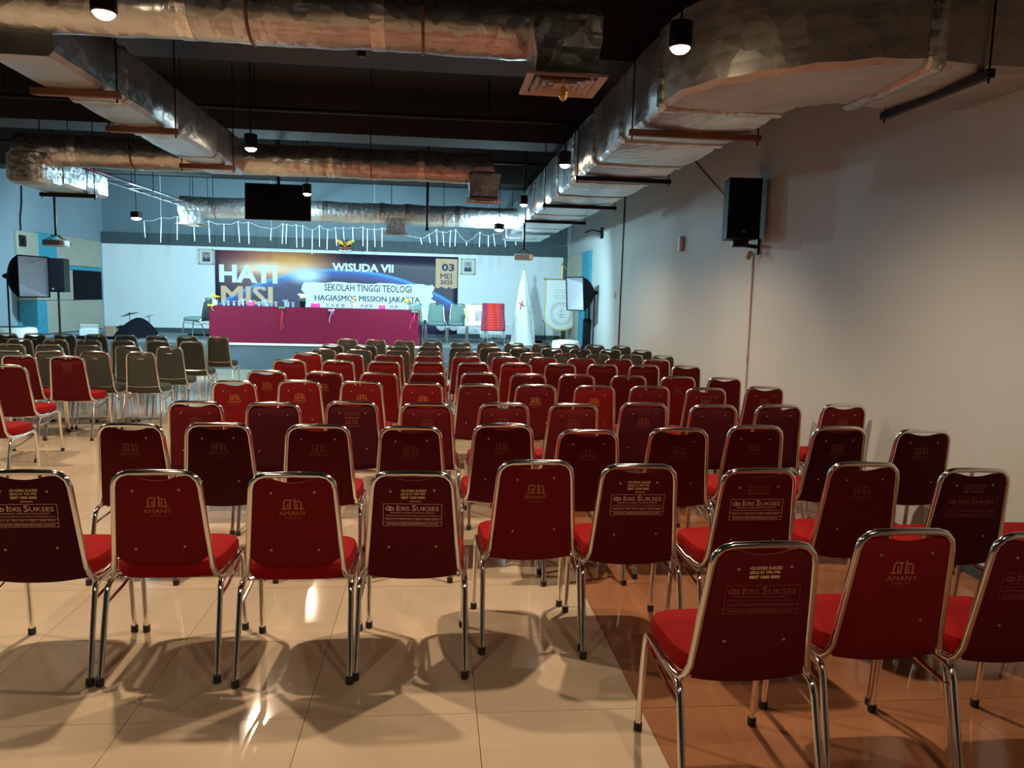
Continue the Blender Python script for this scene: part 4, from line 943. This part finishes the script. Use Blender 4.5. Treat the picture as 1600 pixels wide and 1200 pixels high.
def tissue(px, label, mn='pink', wd=.13, y=16.2):
    t = thing('gift_box', label, 'box', (on_table(px, y), y, TT), 0, 'pink boxes on the stage table')
    MB().box((0, 0, .045), (wd, .10, .09), bev=.008).build('box_body', mn, t)
    MB().box((0, 0, .092), (wd*.45, .035, .004)).build('box_opening', 'white', t, False)
    MB().grid(lambda u, v: ((u-.5)*wd*.4, .012*sin(u*9), .09+.035*v*(1-.4*abs(2*u-1))), 8, 2).build('tissue', 'white_cloth', t)
tissue(392, 'pink tissue box near the left end of the stage table'); tissue(493, 'low pink tissue box beside the cream flowers', wd=.18); tissue(597, 'pink tissue box between the peach and yellow flowers')
cupm = MB().lathe([(.026, 0), (.033, .085), (.035, .088), (.033, .090), (.020, .092)], n=12).mesh('cup', 'glass')
lidm = MB().lathe([(.036, 0), (.036, .004), (.030, .007)], n=12).mesh('cup_lid', 'white_plastic')
k0 = 0
for k, px in enumerate((350, 357, 366, 374, 405, 411, 418, 424, 431, 450, 458, 512, 520, 528, 536, 566, 573, 580, 612, 619, 645)):
    y = 16.22+.09*(k % 3); t = thing('water_cup', 'clear covered water cup, %s cup from the left on the stage table' % ORD[k], 'cup', (on_table(px, y), y, TT), 0, 'covered water cups on the stage table'); put('cup', cupm, t); put('cup_lid', lidm, t, (0, 0, .09))
def bow(px, py, mn, label, tails, tail_mn):
    p = at(px, py, 16.04); t = thing('ribbon_bow', label, 'ribbon', p, 0, 'ribbon bows pinned along the magenta cloth')
    b = MB()
    for sx in (-1, 1): b.tube([(0, -.02, 0), (sx*.03, -.03, .02), (sx*.06, -.02, .012), (sx*.055, -.02, -.012), (0, -.02, 0)], .010, 6)
    b.ball((0, -.03, 0), .014, 6); b.build('bow', mn, t)
    for k, (dx, ln) in enumerate(tails):
        MB().grid(lambda u, v: (dx*v*2+(u-.5)*.010+.008*sin(v*7), -.045, -ln*v), 1, 8).build('ribbon_tail', tail_mn, t)
bow(330, 477, 'yellow', 'yellow bow at the left corner of the magenta cloth', ((.03, .11),), 'gold_cloth')
bow(441, 481, 'green_rib', 'green and yellow bow with two long red tails on the cloth', ((-.012, .46), (.012, .42)), 'red')
bow(518, 485, 'lilac', 'lilac and white bow at the middle of the magenta cloth', ((-.02, .25), (.03, .08)), 'lilac')
bow(648, 487, 'green_rib', 'green bow at the right end of the magenta cloth', ((-.05, .36), (.0, .2)), 'pink')
for px in (380, 415, 446):
    b = MB(); x = on_table(px, 16.55)
    for sx in (-1, 1): b.tube([(x, 16.55, TT+.12), (x+sx*.04, 16.55, TT+.15), (x+sx*.06, 16.55, TT+.11), (x, 16.55, TT+.12)], .008, 6)
    b.tube([(x, 16.55, TT), (x, 16.55, TT+.12)], .02, 8)
    tag(b.build('ribbon_bottle', 'blue_rib'), {380: 'bottle with a pale blue bow nearest the left end of the stage table', 415: 'bottle with a pale blue bow right of the left pink box', 446: 'bottle with a pale blue bow next to the cream flowers'}[px], 'bottle')
# chairs on the stage
for px, y, rz, lb in ((326, 16.9, 82, 'grey green chair turned sideways at the left end of the stage table'), (648, 17.3, 175, 'grey green chair behind the right end of the magenta table'), (681, 17.5, 182, 'grey green chair standing alone right of the magenta table'), (716, 17.6, 178, 'grey green chair beside the white draped chair'), (744, 17.4, 180, 'grey green chair under the white towel'), (770, 17.2, 180, 'grey green chair under the red woven cloth')):
    r_ = radians(rz); p = at(px, 490, y); yo = -lean_y(TZ)
    chair(p.x, p.y-(.0), 'green_fab', '', lb, 'grey green chairs on the stage', name='stage_chair', detail=0, rz=r_, z=SZ)
def cloth_over(x, y, w_, z0, z1, mats, label, name, sel=None, fringe=None):
    t = thing(name, label, 'cloth', (x, y, z0))
    h_ = z1-z0; nu = 24
    def fn(u, v):
        s_ = v*1.25; xx = (u-.5)*w_*(1+.12*(1-min(1, s_)))*(.96+.02*sin(v*9)); wv = .018*sin(u*15+v*2)*(1-v*.6)
        if s_ <= 1: return (xx, -.07+.02*s_-wv, h_*s_)
        q = (s_-1)/.25; return (xx, -.05+.12*q, h_+.02*sin(pi*q)-.05*q)
    b = MB(); b.grid(fn, nu, 14)
    if sel: b.mi = [sel((f % nu)/nu) for f in range(len(b.f))]
    o = b.build('cloth_sheet', mats, t); sm = o.modifiers.new('s', 'SOLIDIFY'); sm.thickness = .006
    if fringe:
        b = MB()
        for k in range(34):
            xx = (k/33-.5)*w_*1.1; b.tube([(xx, -.075, .0), (xx+random.uniform(-.01, .01), -.08, -fringe*random.uniform(.8, 1.1))], .0035, 3)
        o = b.build('fringe', 'white_cloth', t); o['kind'] = 'stuff'
    return t
p0 = at(770, 517, 16.72); p1 = at(770, 474, 16.72)
cw = cloth_over(p0.x, 16.72, .50, p0.z, p1.z, ['wine_ulos', 'red_ulos'], 'red woven shawl with white fringe hung over a chair on the stage', 'woven_shawl', lambda u: 1 if .24 < u < .72 else 0, .16)
b = MB()
for k in range(14):
    for q in range(8): b.box(((k/13-.5)*.44+random.uniform(-.01, .01), -.098, .04+q*.058+random.uniform(-.008, .008)), (.012, .002, .003))
o = b.build('woven_dashes', 'white_cloth', cw, False); o['kind'] = 'stuff'
p0 = at(741, 510, 16.86); p1 = at(741, 476, 16.86)
cw = cloth_over(p0.x, 16.86, .40, p0.z, p1.z, 'white_cloth', 'white cloth with dark printed lines hung beside the red shawl', 'white_towel')
b = MB()
for k in range(5): b.box((.09, -.09, .33-.045*k), (.15, .003, .012))
b.build('printed_lines', 'ink', cw, False)
pp = at(728, 505, 17.0); MB_ = MB().grid(lambda u, v: (-.20-.05*u+.07*(1-v), -.095, .12+.28*v), 4, 6); MB_.build('yellow_edging', 'gold_cloth', cw)
# low white table and black stage box
t = thing('low_side_table', 'low black framed side table with a white top under the red shawl', 'table', (1.55, 17.75, SZ))
MB().box((0, -.25, .40), (.95, .32, .02), bev=.004).build('tabletop', 'white', t)
for sx in (-.45, .45):
    for sy in (-.38, -.12): MB().tube([(sx, sy, 0), (sx, sy, .39)], .012, 6).build('leg', 'black_metal', t)
# white flag on a pole with a red cross
t = thing('white_flag', 'tall white furled flag on a pole with a small red cross', 'flag', (1.95, 17.0, SZ))
MB().tube([(0, 0, 0), (-.03, 0, 1.80)], .014, 8).lathe([(.02, 1.78), (.028, 1.80), (.006, 1.87)], (-.03, 0, 0), 8).build('flag_pole', 'wood_frame', t)
def fj(i, k, a): return 1+.10*sin(5*a+i*.25)+.05*sin(9*a+1)
b = MB(); pr = []
for i in range(15):
    u = i/14; pr.append((.235*(1-u)**1.0+.025+.03*sin(u*pi), .0+1.68*u))
b.lathe(pr, n=36, jit=fj)
for i in range(len(b.v)): v = b.v[i]; b.v[i] = (v[0]-.02*(v[2]/1.7), v[1]*.6, v[2]+.01)
b.build('flag_cloth', 'white_cloth', t)
MB().tube([(-.05, 0, 1.70), (-.085, -.02, 1.62), (-.09, -.02, 1.5), (-.06, -.03, 1.42)], .008, 6).build('cord', 'wood_frame', t)
b = MB(); strokes(b, [(-.055, .03, .055, -.03), (.02, .08, -.03, -.10)], .02, 0); b.build('cross_print', 'red', t, False, loc=(-.07, -.150, .93), rot=(radians(-6), 0, 0))
b = MB(); rr = random.Random(3)
for k in range(9): x, z = rr.uniform(0, .10), rr.uniform(0, .16); strokes(b, [(x, z, x+rr.uniform(-.03, .05), z+rr.uniform(-.02, .03))], .006, 0)
b.build('faint_crest_print', 'ink_grey', t, False, loc=(.06, -.155, .76), rot=(radians(-5), 0, 0))
# hanging pennant
t = thing('banner_pennant', 'white round bottomed pennant with gold fringe and a circular seal', 'banner', (2.97, 18.0, SZ))
MB().tube([(0, .03, 0), (0, .03, 1.88)], .016, 8).lathe([(.02, 1.86), (.03, 1.88), (.004, 1.93)], (0, .03, 0), 8).build('pole', 'gold', t)
b = MB()
for a in (0, 2*pi/3, 4*pi/3): b.tube([(0, .03, .16), (.18*cos(a), .03+.18*sin(a), .01)], .012, 6)
b.build('tripod_foot', 'black_metal', t)
MB().tube([(-.42, 0, 1.53), (.42, 0, 1.53)], .014, 8).ball((-.43, 0, 1.53), .028, 8).ball((.43, 0, 1.53), .028, 8).build('cross_bar', 'gold', t)
MB().tube([(-.41, 0, 1.54), (0, .02, 1.86), (.41, 0, 1.54)], .006, 5).build('cord', 'gold_cloth', t)
def outl(s_=0):
    P = [(-.37-s_, 1.515)]+[(-.37-s_+.0, 1.0), (-.39-s_, .72)]
    P += [((.39+s_)*-cos(a), .62-(.28+s_)*sin(a)) for a in [pi*k/14 for k in range(1, 14)]]
    return P+[(.39+s_, .72), (.37+s_, 1.0), (.37+s_, 1.515)]
MB().prism(outl(), 'y', -.012, -.004).build('pennant_cloth', 'white_cloth', t, False)
b = MB().prism(outl(.03), 'y', -.004, .002); o = b.build('gold_fringe', 'gold_cloth', t, False)
b = MB()
for r_, wd in ((.27, .010), (.21, .006)):
    for k in range(30):
        a, a2 = 2*pi*k/30, 2*pi*(k+1)/30; b.add([(q*cos(x), -.0135, .72+q*sin(x)) for q, x in ((r_, a), (r_, a2), (r_-wd, a2), (r_-wd, a))], [(0, 1, 2, 3)])
for k in range(24):
    a = 2*pi*k/24; strokes(b, [(.225*cos(a), .225*sin(a), .25*cos(a), .25*sin(a))], .012, -.0135, 0, .72)
strokes(b, [(-.10, -.02, .10, -.02), (0, -.10, 0, .12), (-.06, .06, .06, .06), (-.08, -.08, .08, -.08)], .010, -.0135, 0, .72)
b.build('seal_print', 'ink_grey', t, False)
b = MB(); rr = random.Random(5)
for r_ in range(2):
    for k in range(6): x = -.16+k*.055; z = 1.20-.13*r_; strokes(b, [(x, z, x, z+.09), (x-.015, z+.08, x+.02, z+.08), (x-.01, z, x+.02, z+.01)], .006, -.0135)
b.build('faint_lettering', 'ink_grey', t, False)
# softboxes
def softbox(loc, zc, rz, tilt, label, w_=.62, h_=.62, dp=.34, sag=False):
    t = thing('softbox', label, 'softbox', (loc[0], loc[1], SZ if loc[1] > 16 else 0), rz)
    base = SZ if loc[1] > 16 else 0; z = zc-base
    hd = thing('h', '', '', (0, 0, 0)); D.objects.remove(hd)
    R_ = Euler((radians(tilt), 0, 0)).to_matrix()
    f = [Vector(((a*w_/2), -dp/2, b_*h_/2)) for a, b_ in ((-1, -1), (1, -1), (1, 1), (-1, 1))]; r_ = [Vector(((a*.06), dp/2, b_*.06)) for a, b_ in ((-1, -1), (1, -1), (1, 1), (-1, 1))]
    def shell(k, nsub=6):
        V = []; Fc = []
        for s_ in range(4):
            a, c_, d, e = f[s_], f[(s_+1) % 4], r_[(s_+1) % 4], r_[s_]
            o0 = len(V)
            for i in range(nsub+1):
                for j in range(nsub+1):
                    u, v = i/nsub, j/nsub; p = (a.lerp(c_, u)).lerp(e.lerp(d, u), v)
                    n_ = (p-Vector((0, p.y, 0))); p = p+n_.normalized()*(.05*sin(pi*v))+n_*k
                    V.append(R_ @ p+Vector((0, 0, z)))
            Fc += [(o0+i*(nsub+1)+j, o0+(i+1)*(nsub+1)+j, o0+(i+1)*(nsub+1)+j+1, o0+i*(nsub+1)+j+1) for i in range(nsub) for j in range(nsub)]
        return V, Fc
    b = MB(); b.add(*shell(.02)); b.build('outer_fabric', 'black_cloth', t, ang=60)
    b = MB(); b.add(*shell(0)); b.build('silver_lining', 'silver_cloth', t, ang=30)
    b = MB()
    for s_ in range(4): b.tube([R_ @ f[s_]*1.012+Vector((0, 0, z)), R_ @ f[(s_+1) % 4]*1.012+Vector((0, 0, z))], .012, 6)
    b.build('rim', 'black_cloth', t)
    b = MB(); b.lathe([(.05, 0), (.055, .05), (.03, .12)], (R_ @ Vector((0, dp/2, 0)))+Vector((0, 0, z)), 12, axis=R_ @ Vector((0, 1, 0))); b.build('lamp_head', 'black', t)
    b = MB(); b.ball((R_ @ Vector((0, dp/2-.1, 0)))+Vector((0, 0, z)), .045, 10); b.build('bulb', 'white_plastic', t)
    yb_ = dp/2+.05
    MB().tube([(0, yb_, .1), (0, yb_, z)], .014, 8).build('stand_pole', 'black_metal', t)
    for a in (-90, 30, 150): MB().tube([(0, yb_, .30), (.32*cos(radians(a)), yb_+.32*sin(radians(a)), .01)], .009, 6).build('leg', 'black_metal', t)
    return t
p = at(36, 432, 13.4); softbox((p.x-.02, 13.4), p.z, radians(76), 0, 'open silver softbox on a stand at the far left', .66, .66, .44)
softbox((3.0, 15.4), 1.74, radians(-66), 4, 'open silver softbox with black back beside the fringed pennant', .60, .66, .44)
b = MB(); b.box((3.14, 15.66, .92), (.16, .14, .60), bev=.03); b.tube([(3.10, 15.66, 1.2), (3.08, 15.64, 1.5)], .012, 6); b.tube([(3.18, 15.66, 1.2), (3.16, 15.64, 1.5)], .012, 6); b.box((3.14, 15.66, .33), (.20, .18, .65), bev=.02)
tag(b.build('equipment_bag', 'black_cloth'), 'long black equipment bag hanging from the right softbox stand', 'bag')
# speaker on a pole at left
t = thing('pole_loudspeaker', 'black loudspeaker on a pole behind the left softbox', 'loudspeaker', (-7.05, 15.0, 0))
b = MB(); b.prism([(-.19, -.17), (.19, -.17), (.14, .16), (-.14, .16)], 'z', 1.50, 2.12); b.build('cabinet', 'black', t, False)
MB().box((0, -.18, 1.81), (.35, .02, .58), bev=.008).build('grille', 'black_cloth', t)
MB().lathe([(.02, 0), (.02, .004)], (0, -.191, 1.56), 10, axis=(0, -1, 0)).build('badge', 'ink_grey', t)
MB().tube([(0, 0, .3), (0, 0, 1.5)], .02, 8).lathe([(.04, .58), (.045, .62), (.03, .70)], n=10).build('stand_pole', 'black_metal', t)
for a in (-90, 30, 150): MB().tube([(0, 0, .55), (.42*cos(radians(a)), .42*sin(radians(a)), .01)], .012, 6).build('leg', 'black_metal', t)
# round white tubs
for (x, y, z, r_, lb) in ((-7.62, 14.4, .0, .42, 'round white covered table with a dark disc at the far left'), (2.62, 15.2, .0, .28, 'round white covered table in front of the fringed pennant')):
    t = thing('round_table', lb, 'table', (x, y, z)); h_ = .86 if x < 0 else .78
    MB().lathe([(r_*.92, 0), (r_, h_*.5), (r_, h_-.06), (r_*.95, h_-.01), (r_*.6, h_)], n=28, jit=lambda i, k, a: 1+.012*sin(11*a)*(2-i if i < 2 else 0)).build('table_skirt', 'white_cloth', t)
    MB().lathe([(r_*.58, h_), (r_*.58, h_+.008)], n=24).build('top_disc', 'ink' if x < 0 else 'white', t)
# covered drum kit with cymbals
t = thing('covered_drum_kit', 'drum kit under a dark cloth with two cymbals sticking out', 'drums', (-6.55, 17.2, SZ))
b = MB(); rr = random.Random(2)
def mound(u, v):
    a = 2*pi*u; q = v
    r_ = (.44*(1-q)**.75+.05)*(1+.10*sin(3*a+1)+.05*sin(7*a)*(1-q)); return (r_*cos(a)*.95+.10*q, r_*sin(a)*.55, .0+.43*q**.75+.02*sin(5*a)*(1-q)*q)
b.grid(mound, 40, 10); b.build('cover_cloth', 'black_cloth', t, ang=60)
MB().lathe([(.19, 0), (.12, .012), (.03, .02), (.03, .035), (.005, .038)], (0, 0, 0), 22).build('cymbal', 'black_metal', t, loc=(-.05, -.1, .50), rot=(radians(8), radians(-14), 0))
MB().lathe([(.13, 0), (.08, .01), (.02, .015), (.004, .02)], (0, 0, 0), 20).build('cymbal', 'black_metal', t, loc=(.28, .1, .46), rot=(radians(4), radians(-18), 0))
MB().tube([(-.05, -.1, .2), (-.05, -.1, .52)], .009, 6).tube([(.28, .1, .2), (.28, .1, .48)], .009, 6).build('cymbal_stand', 'chrome', t)
t = thing('storage_box', 'open white box tilted on the stage left of the drum kit', 'box', (-7.35, 16.9, SZ), radians(15))
MB().box((0, 0, .10), (.34, .26, .17), bev=.006).build('box_body', 'white', t); MB().box((.02, -.10, .22), (.34, .02, .14), Euler((.6, 0, 0)).to_matrix()).build('box_flap', 'white', t)
t = thing('storage_box', 'brown cardboard box beside the white box on the stage', 'box', (-7.02, 17.3, SZ), radians(-20)); MB().box((0, 0, .12), (.24, .22, .22), bev=.006).build('box_body', 'cardboard', t); MB().box((.18, 0, .235), (.16, .18, .01), Euler((0, -.3, 0)).to_matrix()).build('box_flap', 'cardboard', t)
b = MB(); b.grid(lambda u, v: (-7.55+1.25*u, 16.3+.55*v, SZ+.02+.05*(1-v)+.03*sin(u*5)*v), 12, 4); b.box((-6.9, 16.6, SZ+.01), (1.2, .5, .02))
tag(b.build('floor_cloth', 'black_cloth'), 'dark cloth spread on the stage in front of the drum kit', 'cloth')
for x, y, lb in ((-5.35, 18.3, 'flat black case lying on the stage near the sideways chair'),):
    tag(MB().box((0, 0, .03), (.75, .3, .06), bev=.01).build('flat_case', 'black', loc=(x, y, SZ)), lb, 'case')
b = MB(); b.box((0, 0, .03), (.5, .25, .06), bev=.01); tag(b.build('floor_speaker_box', 'black', loc=(2.3, 18.2, SZ)), 'low black box on the stage floor behind the white flag', 'box')
t = thing('microphone_stand', 'thin black microphone stand left of the pennant pole', 'stand', (2.62, 18.2, SZ))
MB().tube([(0, 0, .02), (0, 0, .42), (-.06, 0, .55)], .009, 6).build('stand_pole', 'black_metal', t); MB().lathe([(.12, 0), (.12, .015), (.02, .025)], n=16).build('stand_base', 'black_metal', t)
